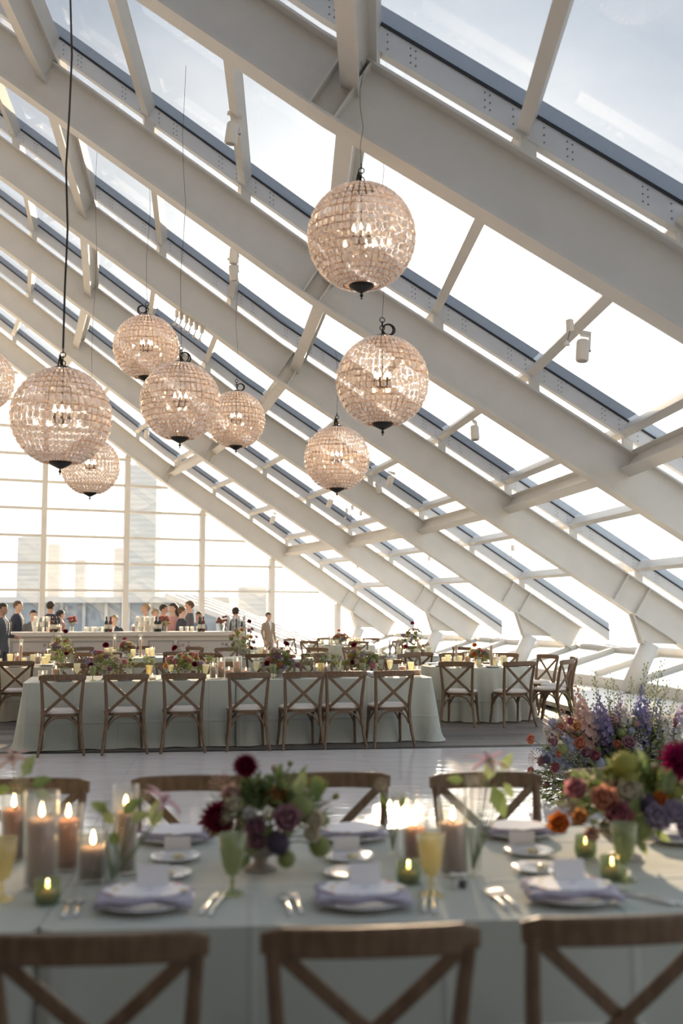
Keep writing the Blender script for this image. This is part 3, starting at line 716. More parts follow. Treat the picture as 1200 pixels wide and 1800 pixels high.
for (u, v), w, lab in BALLS:
    y = .805*FPX/w; d = ray(u, v); t = y/(d.y*CP+d.z*SP); p = Vector((0, 0, EYE))+d*t
    c = dup(CHAN, p, 0, lab, 'globe chandeliers')
    c.rotation_euler = (0, 0, (u*7 % 100)/30)
    r = math.hypot(p.x-CX, p.y-CY); top = zb(r)+HD+.22-p.z
    wob = [(0, 0, .575)]+[((.02*math.sin(i*1.3+u)), .015*math.sin(i*2.1+u), .575+(top-.575)*i/8) for i in range(1, 9)]
    thick = .009 if w == 172 else .0022
    MB().tube(wob, thick, 5).build('cable', 'bronze_black', c)
bin_(CHAN)

# ================================================================ SPOTLIGHTS UNDER THE GLAZING
def on_roof(u, v, off):
    d = ray(u, v); lo, hi = .5, 60
    f = lambda t: (EYE+d.z*t)-(zb(math.hypot(d.x*t-CX, d.y*t-CY))+off)
    for _ in range(60):
        m = (lo+hi)/2
        if f(m) > 0: hi = m
        else: lo = m
    return Vector((0, 0, EYE))+d*lo
def make_spot():
    t = thing('spotlight', 'x', 'spotlight')
    MB().lathe([(0, -.30), (.060, -.30), (.068, -.285), (.068, -.09), (.058, -.07), (0, -.065)], 20).build('housing', 'spot_white', t, True)
    MB().lathe([(0, -.303), (.05, -.303), (.05, -.298), (0, -.298)], 16).build('lens', 'bolt', t)
    mb = MB(); mb.beam((.075, 0, -.17), (.075, 0, 0), .012, .03, (0, 1, 0)); mb.beam((-.03, 0, -.01), (.08, 0, -.01), .03, .02); mb.build('bracket', 'spot_white', t)
    mb = MB().ball((.083, 0, -.17), .014, 8, 5); mb.build('pivot_knob', 'bolt', t)
    MB().box((0, 0, .02), (.16, .035, .035)).build('track_adapter', 'spot_white', t)
    return t
SPOT = make_spot()
SPL = [((412, 205), (.12, .12, .3), 'white cylinder spotlight on the bar at upper centre left'), ((413, 428), (.1, 0, .8), 'upper of two white spotlights hanging left of the highest chandelier'), ((409, 458), (.15, -.15, .5), 'lower of two white spotlights hanging left of the highest chandelier'),
       ((1025, 588), (-.1, .12, .2), 'white cylinder spotlight at the right edge under the glass'), ((833, 742), (-.15, .2, 1), 'white spotlight right of the lower right chandelier'), ((688, 832), (.3, .2, 0), 'white spotlight beside the lowest right chandelier'), ((662, 843), (.1, -.3, .4), 'small white spotlight just right of the lowest right chandelier'),
       ((583, 873), (.2, .3, .2), 'small white spotlight under the lowest right chandelier'), ((482, 903), (.2, .2, .8), 'small white spotlight near the end wall rafter'), ((258, 752), (.2, -.2, 1), 'white spotlight between the left chandeliers')]
for (u, v), rot, lab in SPL:
    p = on_roof(u, v, HD+.14); dup(SPOT, p, rot, lab, 'track spotlights')
bin_(SPOT)
def make_clip():
    t = thing('clip_light', 'x', 'light')
    MB().box((0, 0, -.06), (.05, .06, .12)).build('body', 'spot_white', t)
    MB().tube([(0, 0, -.12), (-.02, 0, -.18), (-.04, 0, -.24)], .007, 6).build('arm', 'bolt', t)
    MB().lathe([(.012, 0), (.034, -.05), (.03, -.05), (.01, -.005)], 12, (-.045, 0, -.22)).build('lamp_cup', 'spot_white', t)
    return t
CL = make_clip()
for i, (u, v) in enumerate(((311, 545), (319, 549), (328, 555), (336, 560), (345, 567), (355, 573), (609, 893), (619, 888), (634, 898), (754, 978), (901, 958), (628, 993), (1001, 562))):
    p = on_roof(u, v, .01 if i < 6 else HD-.02)
    dup(CL, p, R(30), f'{ORD[i]} small clip lamp from left in the row above the rear chandelier' if i < 6 else ['small clip lamp left of a pair near the lowest right chandelier', 'small clip lamp between rafter and lowest right chandelier', 'small clip lamp right of a pair near the lowest right chandelier', 'tiny clip lamp on the second rafter from the end', 'tiny clip lamp on the lower glazing at right centre', 'tiny clip lamp above the end column', 'tiny clip lamp near the right edge spotlight'][i-6], 'clip lamps on the rafters')
bin_(CL)

# ================================================================ TABLEWARE
glass_mat('clear_glass', (.95, .96, .95), 1.0, .06, (.9, .92, .9))
glass_mat('green_glass', (.70, .74, .54), .9, .34, (.56, .60, .38))
glass_mat('champagne_glass', (.93, .87, .64), .9, .30, (.93, .86, .58))
glass_mat('ice_glass', (.97, .97, .96), .9, .5, (.97, .96, .93))
glass_mat('votive_glass', (.55, .64, .52), .9, .22, (.40, .48, .36))
glass_mat('frosted_glass', (.92, .91, .80), .8, .55, (.95, .92, .74))
mat('wax_rose', (.52, .36, .31), .5, sss=.25); mat('wax_coral', (.62, .30, .19), .5, sss=.25); mat('wax_cream', (.75, .68, .52), .5, sss=.25); mat('butter', (.78, .70, .45), .4)
def menu_mat():
    m = mat('menu_print', (.84, .83, .86), .7); nt = m.node_tree; N = nt.nodes.new; L = nt.links.new; b = nt.nodes['Principled BSDF']
    tc = N('ShaderNodeTexCoord'); vo = N('ShaderNodeTexVoronoi'); vo.inputs['Scale'].default_value = 22; L(tc.outputs['Object'], vo.inputs[0])
    sp = N('ShaderNodeVectorMath'); sp.operation = 'LENGTH'; L(tc.outputs['Object'], sp.inputs[0])
    e = N('ShaderNodeMapRange'); e.inputs[1].default_value = .075; e.inputs[2].default_value = .085; L(sp.outputs['Value'], e.inputs[0])
    f = N('ShaderNodeMath'); f.operation = 'LESS_THAN'; f.inputs[1].default_value = .32; L(vo.outputs['Distance'], f.inputs[0])
    mu = N('ShaderNodeMath'); mu.operation = 'MULTIPLY'; L(e.outputs[0], mu.inputs[0]); L(f.outputs[0], mu.inputs[1])
    cr = N('ShaderNodeValToRGB'); cr.color_ramp.elements[0].color = (.75, .40, .12, 1); cr.color_ramp.elements[1].color = (.72, .36, .42, 1); el = cr.color_ramp.elements.new(.5); el.color = (.40, .45, .20, 1)
    sx = N('ShaderNodeSeparateColor'); L(vo.outputs['Color'], sx.inputs[0]); L(sx.outputs[0], cr.inputs[0])
    mx = N('ShaderNodeMix'); mx.data_type = 'RGBA'; mx.inputs[6].default_value = (.84, .83, .86, 1); L(cr.outputs[0], mx.inputs[7]); L(mu.outputs[0], mx.inputs[0]); L(mx.outputs[2], b.inputs['Base Color'])
menu_mat()
PLATE = MB().lathe([(0, .004), (.07, .004), (.08, 0), (.085, .003), (.105, .012), (.138, .020), (.139, .023), (.105, .016), (.085, .008), (0, .008)], 40).mesh('dinner_plate', 'white_china', True)
BPLATE = MB().lathe([(0, .003), (.045, .003), (.05, 0), (.055, .003), (.082, .013), (.083, .015), (.055, .006), (0, .006)], 32).mesh('bread_plate', 'white_china', True)
def napkin_mesh():
    mb = MB(); nx, ny = 14, 8
    def sheet(z, s, dx):
        vs = []
        for j in range(ny+1):
            for i in range(nx+1):
                x = (-.5+i/nx)*.27*s; y = (-.5+j/ny)*.17; e = max(0, abs(x)-.10)
                vs.append((x+dx, y+.01*math.sin(i*.9), z+.006*math.sin(x*40+1)*.3-e*.28+.002*math.sin(j*1.7)))
        return vs
    n1 = (nx+1)*(ny+1)
    for lay, (z, s, dx) in enumerate(((.027, 1.0, 0), (.033, .98, .004), (.038, .96, -.003))):
        top = sheet(z+.005, s, dx); bot = sheet(z, s, dx); vs = top+bot; fs = []
        idx = lambda i, j: j*(nx+1)+i
        for j in range(ny):
            for i in range(nx):
                a, b, c, d = idx(i, j), idx(i+1, j), idx(i+1, j+1), idx(i, j+1); fs += [(a, b, c, d), (d+n1, c+n1, b+n1, a+n1)]
        for i in range(nx): fs += [(idx(i, 0), idx(i, 0)+n1, idx(i+1, 0)+n1, idx(i+1, 0)), (idx(i+1, ny), idx(i+1, ny)+n1, idx(i, ny)+n1, idx(i, ny))]
        for j in range(ny): fs += [(idx(0, j+1), idx(0, j+1)+n1, idx(0, j)+n1, idx(0, j)), (idx(nx, j), idx(nx, j)+n1, idx(nx, j+1)+n1, idx(nx, j+1))]
        mb.add(vs, fs)
    return mb.mesh('napkin', 'napkin', True)
NAPKIN = napkin_mesh()
def menu_mesh():
    mb = MB(); n = 48; vs = []
    for z in (0, .0025):
        for i in range(n):
            a = 2*math.pi*i/n; k = 1+.05*math.cos(8*a); vs.append((.118*k*math.cos(a), .088*k*math.sin(a), z))
    return mb.add(vs, [tuple(range(n-1, -1, -1)), tuple(range(n, 2*n))]+[(i, (i+1) % n, (i+1) % n+n, i+n) for i in range(n)]).mesh('menu_card', 'menu_print')
MENU = menu_mesh()
PCARD = MB().hexa([(-.045, -.012, 0), (.045, -.012, 0), (.045, -.010, 0), (-.045, -.010, 0), (-.045, -.001, .055), (.045, -.001, .055), (.045, .001, .055), (-.045, .001, .055)]).hexa([(-.045, .010, 0), (.045, .010, 0), (.045, .012, 0), (-.045, .012, 0), (-.045, -.001, .055), (.045, -.001, .055), (.045, .001, .055), (-.045, .001, .055)]).mesh('place_card', 'menu_paper')
def cutlery(kind):
    mb = MB(); prof = [(.5, 0), (.35, .35), (-.35, .35), (-.5, 0), (-.35, -.3), (.35, -.3)]
    if kind == 'knife':
        mb.sweep([(0, -.115, .005), (0, -.06, .006), (0, 0, .006), (0, .012, .005)], prof, up=(0, 0, 1), scales=[(.012, .008), (.014, .008), (.010, .007), (.006, .006)])
        mb.sweep([(0, .01, .004), (.002, .05, .004), (.003, .09, .004), (-.004, .115, .004)], [(.5, .5), (-.5, .5), (-.5, -.5), (.5, -.5)], up=(0, 0, 1), scales=[(.012, .002), (.019, .002), (.016, .002), (.003, .002)])
    else:
        mb.sweep([(0, -.10, .005), (0, -.05, .007), (0, .02, .008), (0, .04, .005)], prof, up=(0, 0, 1), scales=[(.016, .005), (.011, .005), (.006, .004), (.016, .003)])
        mb.sweep([(0, .038, .005), (0, .055, .004)], [(.5, .5), (-.5, .5), (-.5, -.5), (.5, -.5)], up=(0, 0, 1), scales=[(.017, .003), (.024, .003)])
        for x in (-.0095, -.0032, .0032, .0095): mb.sweep([(x, .054, .004), (x, .078, .006), (x, .10, .009)], [(.5, .5), (-.5, .5), (-.5, -.5), (.5, -.5)], up=(0, 0, 1), scales=[(.004, .003), (.0035, .003), (.002, .002)])
    return mb.mesh(kind, 'silver', True)
KNIFE, FORK = cutlery('knife'), cutlery('fork')
def make_goblet(glass, h=.175, rb=.042):
    t = thing('goblet', 'x', 'goblet')
    MB().lathe([(.006, .052), (.020, .060), (.030, .085), (.037, .125), (rb, h), (rb-.002, h), (.034, .125), (.026, .087), (.015, .066), (0, .062)], 24, flute=.02, nf=12).build('bowl', glass, t, True)
    MB().lathe([(0, 0), (.036, .001), (.037, .004), (.02, .009), (.008, .016), (.0055, .03), (.009, .036), (.0055, .042), (.006, .054), (0, .054)], 20).build('stem', glass, t, True)
    return t
GOB = {g: make_goblet(g) for g in ('green_glass', 'champagne_glass', 'frosted_glass')}
def make_tumbler(glass, h=.115, r0=.028, r1=.038):
    mb = MB().lathe([(0, 0), (r0, 0), (r1, h), (r1-.002, h), (r0-.003, .008), (0, .008)], 20, flute=.02, nf=10); return mb.mesh('tumbler', glass, True)
TUMB = make_tumbler('frosted_glass'); TUMBC = make_tumbler('clear_glass', .1, .025, .034)
def make_hurricane(r, h):
    return MB().lathe([(0, 0), (r, 0), (r+.001, h), (r-.0015, h), (r-.003, .008), (0, .008)], 28).mesh('hurricane_glass', 'clear_glass', True)
def make_candle(r, h, wax, lit=True):
    t = thing('pillar_candle', 'x', 'candle')
    MB().lathe([(0, 0), (r, 0), (r, h-.004), (r-.004, h), (r*.6, h-.004), (0, h-.008)], 24).build('wax', wax, t, True)
    w = MB().tube([(0, 0, h-.01), (.001, 0, h+.01)], .0016, 5).build('wick', 'wick', t)
    if lit: MB().lathe([(0, 0), (.006, .007), (.0072, .014), (.0048, .027), (.0018, .038), (0, .044)] if r > .025 else [(0, 0), (.004, .005), (.0048, .009), (.003, .018), (0, .028)], 10, (0, 0, h+.006)).build('flame', 'flame', w, True)
    return t
CAND = {}
def candle(p, r, h, wax, lab, grp, gh=None, glab=None, lit=True):
    key = (r, h, wax, lit)
    if key not in CAND: CAND[key] = make_candle(*key)
    p = Vector(p)
    if gh:
        gk = ('g', r, gh)
        if gk not in CAND: CAND[gk] = make_hurricane(r+.008, gh)
        tag(place('hurricane_glass', CAND[gk], None, p), glab, 'candle glass', grp+' glasses'); p = p+Vector((0, 0, .009))
    dup(CAND[key], p, 0, lab, grp)
VOT = MB().lathe([(0, 0), (.033, 0), (.038, .02), (.037, .07), (.035, .07), (.035, .02), (.03, .008), (0, .008)], 24, flute=.025, nf=14).mesh('votive_cup', 'votive_glass', True)
def votive(p, lab, grp):
    p = Vector(p); tag(place('votive_cup', VOT, None, p), lab, 'candle cup', grp)
    candle(p+Vector((0, 0, .009)), .022, .026, 'wax_coral', lab.replace('cup', 'tealight') if 'cup' in lab else 'tealight in '+lab, grp+' tealights')

TT = TZ+.001
def t1(u, v): return on_z(u, v, TT)
# foreground place settings
SIDE = ['left', 'centre', 'right']
for i, (u, v) in enumerate(((255, 1592), (636, 1588), (1002, 1580))):
    p = t1(u, v); a = A1; s = SIDE[i]; g = 'near place settings'
    tag(place('dinner_plate', PLATE, None, p, a, 1.0), f'white dinner plate of the {s} near place setting', 'plate', 'near dinner plates')
    tag(place('napkin', NAPKIN, None, p+Vector((0, -.015, -.002)), a+R((2, -1, -3)[i]), 1.0), f'lavender folded napkin on the {s} near dinner plate', 'napkin', 'near napkins')
    tag(place('menu_card', MENU, None, p+Vector((0, .01, .0415)), a), f'white scalloped menu with printed flowers on the {s} near plate', 'menu', 'near menus')
    tag(place('place_card', PCARD, None, p+Vector((0.01, .06, .0445)), a), f'small white tent card on the {s} near plate', 'card', 'near place cards')
    for j, (du, k, w) in enumerate(((-.185, FORK, 'inner fork'), (-.215, FORK, 'outer fork'), (.18, KNIFE, 'inner knife'), (.205, KNIFE, 'outer knife'))):
        q = p+X1*du+Y1*(-.01 if j % 2 else 0); rz = a+(R(-9) if k is KNIFE else R(4))
        if i == 2 and k is KNIFE: q = p+X1*(du+.02)-Y1*.01; rz = a+R(38)
        tag(place(w.split()[1], k, None, q, rz), f'silver {w} beside the {s} near plate', w.split()[1], 'near cutlery')
for i, (u, v) in enumerate(((308, 1477), (616, 1474), (906, 1469), (1195, 1478))):
    p = t1(u, v); s = ['left', 'centre', 'right', 'rightmost'][i]
    tag(place('dinner_plate', PLATE, None, p, A1, .98), f'white dinner plate of the {s} far place setting', 'plate', 'far dinner plates')
    tag(place('napkin', NAPKIN, None, p+Vector((0, 0, -.003)), A1+R(3), .95), f'lavender folded napkin on the {s} far dinner plate', 'napkin', 'far napkins')
    tag(place('menu_card', MENU, None, p+Vector((0, 0, .039)), A1), f'white menu with printed flowers on the {s} far plate', 'menu', 'far menus')
for i, (u, v) in enumerate(((308, 1511), (289, 1541), (613, 1511), (615, 1539), (930, 1501), (946, 1531))):
    p = t1(u, v); s = SIDE[i//2]; w = ('far', 'near')[i % 2]
    tag(place('bread_plate', BPLATE, None, p, A1), f'{w} one of the two small white plates at the table middle, {s}', 'plate', 'bread plates')
    b = MB().lathe([(0, 0), (.017, 0), (.018, .008), (.012, .014), (0, .015)], 14, flute=.06, nf=7).build('butter_pat', 'butter', None, True); b.location = p+Vector((.012, 0, .0065)); tag(b, f'pale butter pat on the {w} small plate, {s}', 'butter', 'butter pats')
    tag(place('butter_knife', KNIFE, None, p+Vector((-.03, 0, .008)), A1+R(75), .55), f'small silver butter knife across the {w} small plate, {s}', 'knife', 'butter knives')
    if i % 2 == 0: tag(place('place_card', PCARD, None, p+Y1*.10, A1+R(180)), f'white tent card behind the far small plate, {s}', 'card', 'far place cards')
for g, (u, v), lab in (('green_glass', (408, 1572), 'pale green ribbed goblet in front of the burgundy dahlia bowl'), ('champagne_glass', (758, 1574), 'champagne yellow goblet in front of the centre right candles'), ('champagne_glass', (2, 1582), 'champagne yellow goblet cut by the left edge'), ('green_glass', (1098, 1548), 'pale green ribbed goblet in front of the right flower bowl')):
    dup(GOB[g], t1(u, v), R(5), lab, 'foreground goblets')
for (u, v), r, h, wax, gh, w in (((70, 1560), .042, .195, 'wax_rose', .285, 'tallest dusky rose pillar at lower left'), ((118, 1528), .040, .15, 'wax_coral', .205, 'coral pillar right of the tallest left one'), ((162, 1548), .040, .095, 'wax_rose', .155, 'short rose pillar right of the coral one'),
        ((219, 1534), .030, .185, 'wax_rose', .275, 'slim tall rose pillar behind the short one'), ((796, 1538), .038, .155, 'wax_rose', .24, 'tall rose pillar right of the yellow goblet'), ((730, 1512), .036, .10, 'wax_coral', .16, 'coral pillar behind the yellow goblet'), ((22, 1512), .036, .16, 'wax_coral', .22, 'coral pillar by the left edge')):
    candle(t1(u, v), r, h, wax, f'lit {w}', 'foreground pillar candles', gh, f'clear glass cylinder around the {w}')
for (u, v), w in (((83, 1588), 'green glass votive cup in front of the tallest left pillar'), ((718, 1552), 'green glass votive cup left of the yellow goblet'), ((1029, 1506), 'green glass votive cup under the right flower bowl'), ((1076, 1546), 'green glass votive cup left of the right green goblet')): votive(t1(u, v), w, 'votive cups')
for i, (u, v) in enumerate(((797, 1561), (813, 1561))):
    t = thing('shaker', ['left small glass salt shaker beside the yellow goblet', 'right small glass pepper shaker beside the yellow goblet'][i], 'shaker', t1(u, v), 0, 'shakers')
    MB().lathe([(0, 0), (.014, 0), (.015, .02), (.011, .034), (0, .034)], 14).build('jar', 'clear_glass', t, True); MB().lathe([(0, .034), (.012, .034), (.011, .042), (0, .046)], 14).build('cap', 'silver', t, True)
    MB().lathe([(0, .003), (.012, .003), (.012, .02), (0, .02)], 12).build('filling', ['white_china', 'wick'][i], t)

# ================================================================ FLOWERS
def petal(mb, M, l, w, cup=.3, curl=.2, nu=3, nv=3, tip=.35):
    vs = []; fs = []
    for j in range(nv+1):
        t = j/nv; ww = w*(math.sin(math.pi*min(1, t*.78+.16)))*(1 if t < .8 else 1-(t-.8)*5*(1-tip))
        for i in range(nu+1):
            s = -1+2*i/nu; vs.append(M @ Vector((s*ww*.5, l*t*math.cos(curl*t), cup*w*(s*s)+l*math.sin(curl*t)*t)))
    for j in range(nv):
        for i in range(nu): a = j*(nu+1)+i; fs.append((a, a+1, a+nu+2, a+nu+1))
    mb.add(vs, fs)
def PM(az, el, base=0.0, up=0.0, roll=0):
    return Matrix.Rotation(az, 4, 'Z') @ Matrix.Translation((0, base, up)) @ Matrix.Rotation(el, 4, 'X') @ Matrix.Rotation(roll, 4, 'Y')
def translucent(name, k):
    nt = MATS[name].node_tree; N = nt.nodes.new; L = nt.links.new; b = nt.nodes['Principled BSDF']; out = nt.nodes['Material Output']
    t = N('ShaderNodeBsdfTranslucent'); mx = N('ShaderNodeMixShader'); mx.inputs[0].default_value = k
    src = b.inputs['Base Color'].links
    if src: L(src[0].from_socket, t.inputs[0])
    else: t.inputs[0].default_value = b.inputs['Base Color'].default_value
    L(b.outputs[0], mx.inputs[1]); L(t.outputs[0], mx.inputs[2]); L(mx.outputs[0], out.inputs[0])
for n in ('leaf', 'leaf_pale', 'leaf_dark'): translucent(n, .5)
COLS = dict(orchid=(.70, .48, .56), burgundy=(.20, .005, .035), magenta=(.36, .01, .11), mauve=(.44, .25, .30), peach=(.70, .35, .24), apricot=(.72, .38, .16), raspberry=(.46, .17, .21), lavender=(.47, .40, .52), cream=(.78, .72, .55),
            pink=(.68, .32, .36), palegreen=(.42, .48, .20), yellowgreen=(.50, .50, .13), orange=(.72, .24, .05), plum=(.13, .10, .17), white=(.80, .79, .74), violet=(.36, .31, .52), skyblue=(.54, .60, .74), blush=(.72, .52, .46), coral=(.72, .30, .20), lilac=(.58, .52, .66), deepblue=(.30, .32, .58))
for n, c in COLS.items():
    mat('petal_'+n, c, .6, noise=.25, nscale=18, col2=tuple(x*.72 for x in c), sss=0); translucent('petal_'+n, .45)
BL = {}
def bloom_mesh(kind, col):
    if (kind, col) in BL: return BL[(kind, col)]
    mb = MB(); rnd = random.Random(hash(kind) % 97 if False else len(kind)*7)
    if kind == 'rose':
        for ring_, (n, el, l, w, b) in enumerate(((3, 80, .62, .55, .05), (4, 70, .72, .7, .10), (5, 55, .85, .8, .14), (6, 36, .95, .85, .17), (7, 14, 1.0, .85, .18))):
            for k in range(n): petal(mb, PM(2*math.pi*(k+ring_*.4)/n, R(el+rnd.uniform(-5, 5)), b, .12*(4-ring_)*.3), l, w, .22, .5)
        mb.ball((0, 0, .3), .28, 8, 6)
    elif kind == 'dahlia':
        for ring_, (n, el) in enumerate(((16, -35), (16, -12), (15, 10), (13, 30), (11, 48), (8, 64), (5, 78))):
            for k in range(n): petal(mb, PM(2*math.pi*(k+ring_*.5)/n, R(el+rnd.uniform(-4, 4)), .18, .30), .82-.04*ring_, .30, .35, .1, 2, 2, .2)
        mb.ball((0, 0, .3), .4, 8, 6)
    elif kind == 'pompon':
        mb.ball((0, 0, 0), .78, 12, 8)
        for i in range(90):
            z = 1-2*(i+.5)/90; a = i*2.39996; rr = math.sqrt(1-z*z); n = Vector((rr*math.cos(a), rr*math.sin(a), z)); q = n.to_track_quat('Z', 'Y').to_matrix().to_4x4(); M = Matrix.Translation(n*.78) @ q
            for k in range(4): petal(mb, M @ PM(math.pi/2*k, R(35), .02), .2, .17, .2, .2, 1, 1)
    elif kind == 'star':
        for k in range(6): petal(mb, PM(math.pi/3*k+rnd.uniform(-.1, .1), R(30+rnd.uniform(-14, 12)), .03), 1.0, .26, .3, -.5, 2, 4, .15)
        for k in range(5): mb.tube([(0, 0, 0), (.12*math.cos(k*1.26), .12*math.sin(k*1.26), .38)], .018, 4)
    elif kind == 'bud':
        mb.lathe([(0, -.5), (.3, -.4), (.42, 0), (.3, .45), (.08, .7), (0, .75)], 10)
        for k in range(5): petal(mb, PM(1.257*k, R(75), .3, -.35), .8, .4, .2, .2, 2, 2)
    elif kind == 'cluster':
        for i in range(26):
            a = i*2.4; r = .9*math.sqrt((i+.5)/26); p = Vector((r*math.cos(a), r*math.sin(a), .35*(1-r*r)+rnd.uniform(-.06, .06)))
            for k in range(5): petal(mb, Matrix.Translation(p) @ PM(1.257*k, R(20)), .15, .14, .2, .2, 1, 1)
            mb.tube([(0, 0, -.8), p], .012, 3)
    elif kind == 'spike':   # unit length 1 along z
        mb.tube([(0, 0, 0), (.01, 0, .5), (0, .01, 1.0)], [.012, .009, .003], 5)
        for i in range(58):
            f = (i+.5)/58; z = .18+.80*f; a = i*2.39996; s = (.085 if f < .62 else .085*(1-(f-.62)/.42)); d = .045*(1-.6*f); c = Vector((d*math.cos(a), d*math.sin(a), z)); q = Vector((math.cos(a), math.sin(a), .35)).to_track_quat('Z', 'Y').to_matrix().to_4x4(); M = Matrix.Translation(c) @ q
            if f > .86: mb.ball(c, .011, 5, 4)
            else:
                for k in range(5): petal(mb, M @ PM(1.257*k+rnd.random()*.5, R(24), .004), s*.72, s*.62, .25, .2, 1, 2)
    elif kind == 'wisp':
        mb.tube([(0, 0, 0), (.015, 0, .5), (0, .012, 1.0)], [.006, .0045, .0015], 4)
        for i in range(34):
            f = (i+.5)/34; z = .45+.54*f; a = i*2.39996; d = .06*(1-.75*f); c = Vector((d*math.cos(a), d*math.sin(a), z+.02)); mb.tube([(0, 0, z-.02), c], .0016, 3); mb.ball(c, .010*(1.2-.6*f), 5, 4)
    me = mb.mesh({'wisp': 'flower_spray', 'rose': 'rose', 'dahlia': 'dahlia', 'pompon': 'pompon_bloom', 'star': 'star_flower', 'bud': 'bud', 'cluster': 'filler_cluster', 'spike': 'delphinium'}[kind], 'petal_'+col, kind in ('rose', 'pompon', 'bud'))
    BL[(kind, col)] = me; return me
def leaf(mb, p, d, l, w, mi, up=Vector((0, 0, 1))):
    d = Vector(d).normalized(); x = d.cross(up)
    if x.length < .05: x = d.cross(Vector((1, 0, 0)))
    x.normalize(); n = x.cross(d); p = Vector(p); mb.mi = mi
    mb.add([p, p+d*l*.35+x*w*.5+n*l*.06, p+d*l*.4+n*l*.0, p+d*l*.35-x*w*.5+n*l*.06, p+d*l*.72+x*w*.36+n*l*.02, p+d*l*.75-n*l*.04, p+d*l*.72-x*w*.36+n*l*.02, p+d*l-n*l*.12],
           [(0, 1, 2), (0, 2, 3), (1, 4, 5, 2), (2, 5, 6, 3), (4, 7, 5), (5, 7, 6)]); mb.mi = 0
def foliage(t, c, rad, n, seed, lmin=.03, lmax=.08, upper=True, mats=('leaf', 'leaf_pale', 'leaf_dark')):
    rnd = random.Random(seed); mb = MB(); c = Vector(c)
    for i in range(n):
        z = rnd.uniform(-.35 if not upper else -.15, 1); a = rnd.uniform(0, 6.283); rr_ = math.sqrt(max(0, 1-z*z)); d = Vector((rr_*math.cos(a), rr_*math.sin(a), z)); k = rnd.uniform(.35, .98)
        p = c+Vector((d.x*rad[0], d.y*rad[1], d.z*rad[2]))*k; dd = d+Vector((rnd.uniform(-.8, .8), rnd.uniform(-.8, .8), rnd.uniform(-.5, .6))); l = rnd.uniform(lmin, lmax)
        leaf(mb, p, dd, l, l*rnd.uniform(.35, .6), rnd.choice((0, 0, 1, 2)))
    o = mb.build('foliage', list(mats), t); o['kind'] = 'stuff'; return o
def bowl_vase(t, r=.09, h=.11, m='ceramic_bowl'):
    MB().lathe([(0, 0), (.6*r, 0), (.62*r, .008), (.28*r, .02), (.25*r, .035), (.55*r, .05), (.9*r, .08), (r, h), (.94*r, h), (.8*r, .08), (0, .06)], 28).build('pedestal_bowl', m, t, True)
def put(t, kind, col, p, s, seed=0, tilt=None):
    rnd = random.Random(seed*131+int(p[0]*977)+int(p[2]*311)); p = Vector(p)
    d = Vector(tilt) if tilt else Vector((p.x*3+rnd.uniform(-.25, .25), p.y*3-.35+rnd.uniform(-.25, .25), .75)); q = d.normalized().to_track_quat('Z', 'Y').to_euler(); q.rotate_axis('Z', rnd.uniform(0, 6))
    me = bloom_mesh(kind, col); o = place(me.name, me, t, p, None, s); o.rotation_euler = q; return o
def stems(t, pts, base, r=.0022, m='stem'):
    mb = MB()
    for p in pts:
        p = Vector(p); b = Vector(base); mid = (p+b)/2+Vector(((p.x-b.x)*.15, (p.y-b.y)*.15, .02)); mb.tube([b, mid, p], r, 4)
    o = mb.build('stems', m, t); return o
# --- foreground bowl with burgundy dahlias; blooms read off the photograph at the bowl's distance
def arrangement(base, lab, blooms, rad, cz, nleaf, seed, grp, bowl=.09, leaves=(), offx=0):
    t = thing('floral_arrangement', lab, 'flowers', base, 0, grp); bowl_vase(t, bowl); pts = []
    for i, (u, v, dy, kind, col, s) in enumerate(blooms):
        p = at_y(u, v, base.y+dy)-base; pts.append(p)
        put(t, kind, col, p, s*1.2, seed+i, (p.x*2.2, -1.0, .65))
    stems(t, pts, (0, 0, .07)); foliage(t, (offx, .035, cz), rad, nleaf, seed)
    for i, (u, v, dy, ang, l) in enumerate(leaves):
        p = at_y(u, v, base.y+dy)-base; mb = MB(); leaf(mb, (0, 0, 0), (math.cos(R(ang)), -.25, math.sin(R(ang))), l, l*.5, 0, Vector((0, -1, .3))); o = mb.build('leaf', ['leaf' if i % 2 else 'leaf_pale'], t); o.location = p
    return t
b1 = t1(458, 1528)
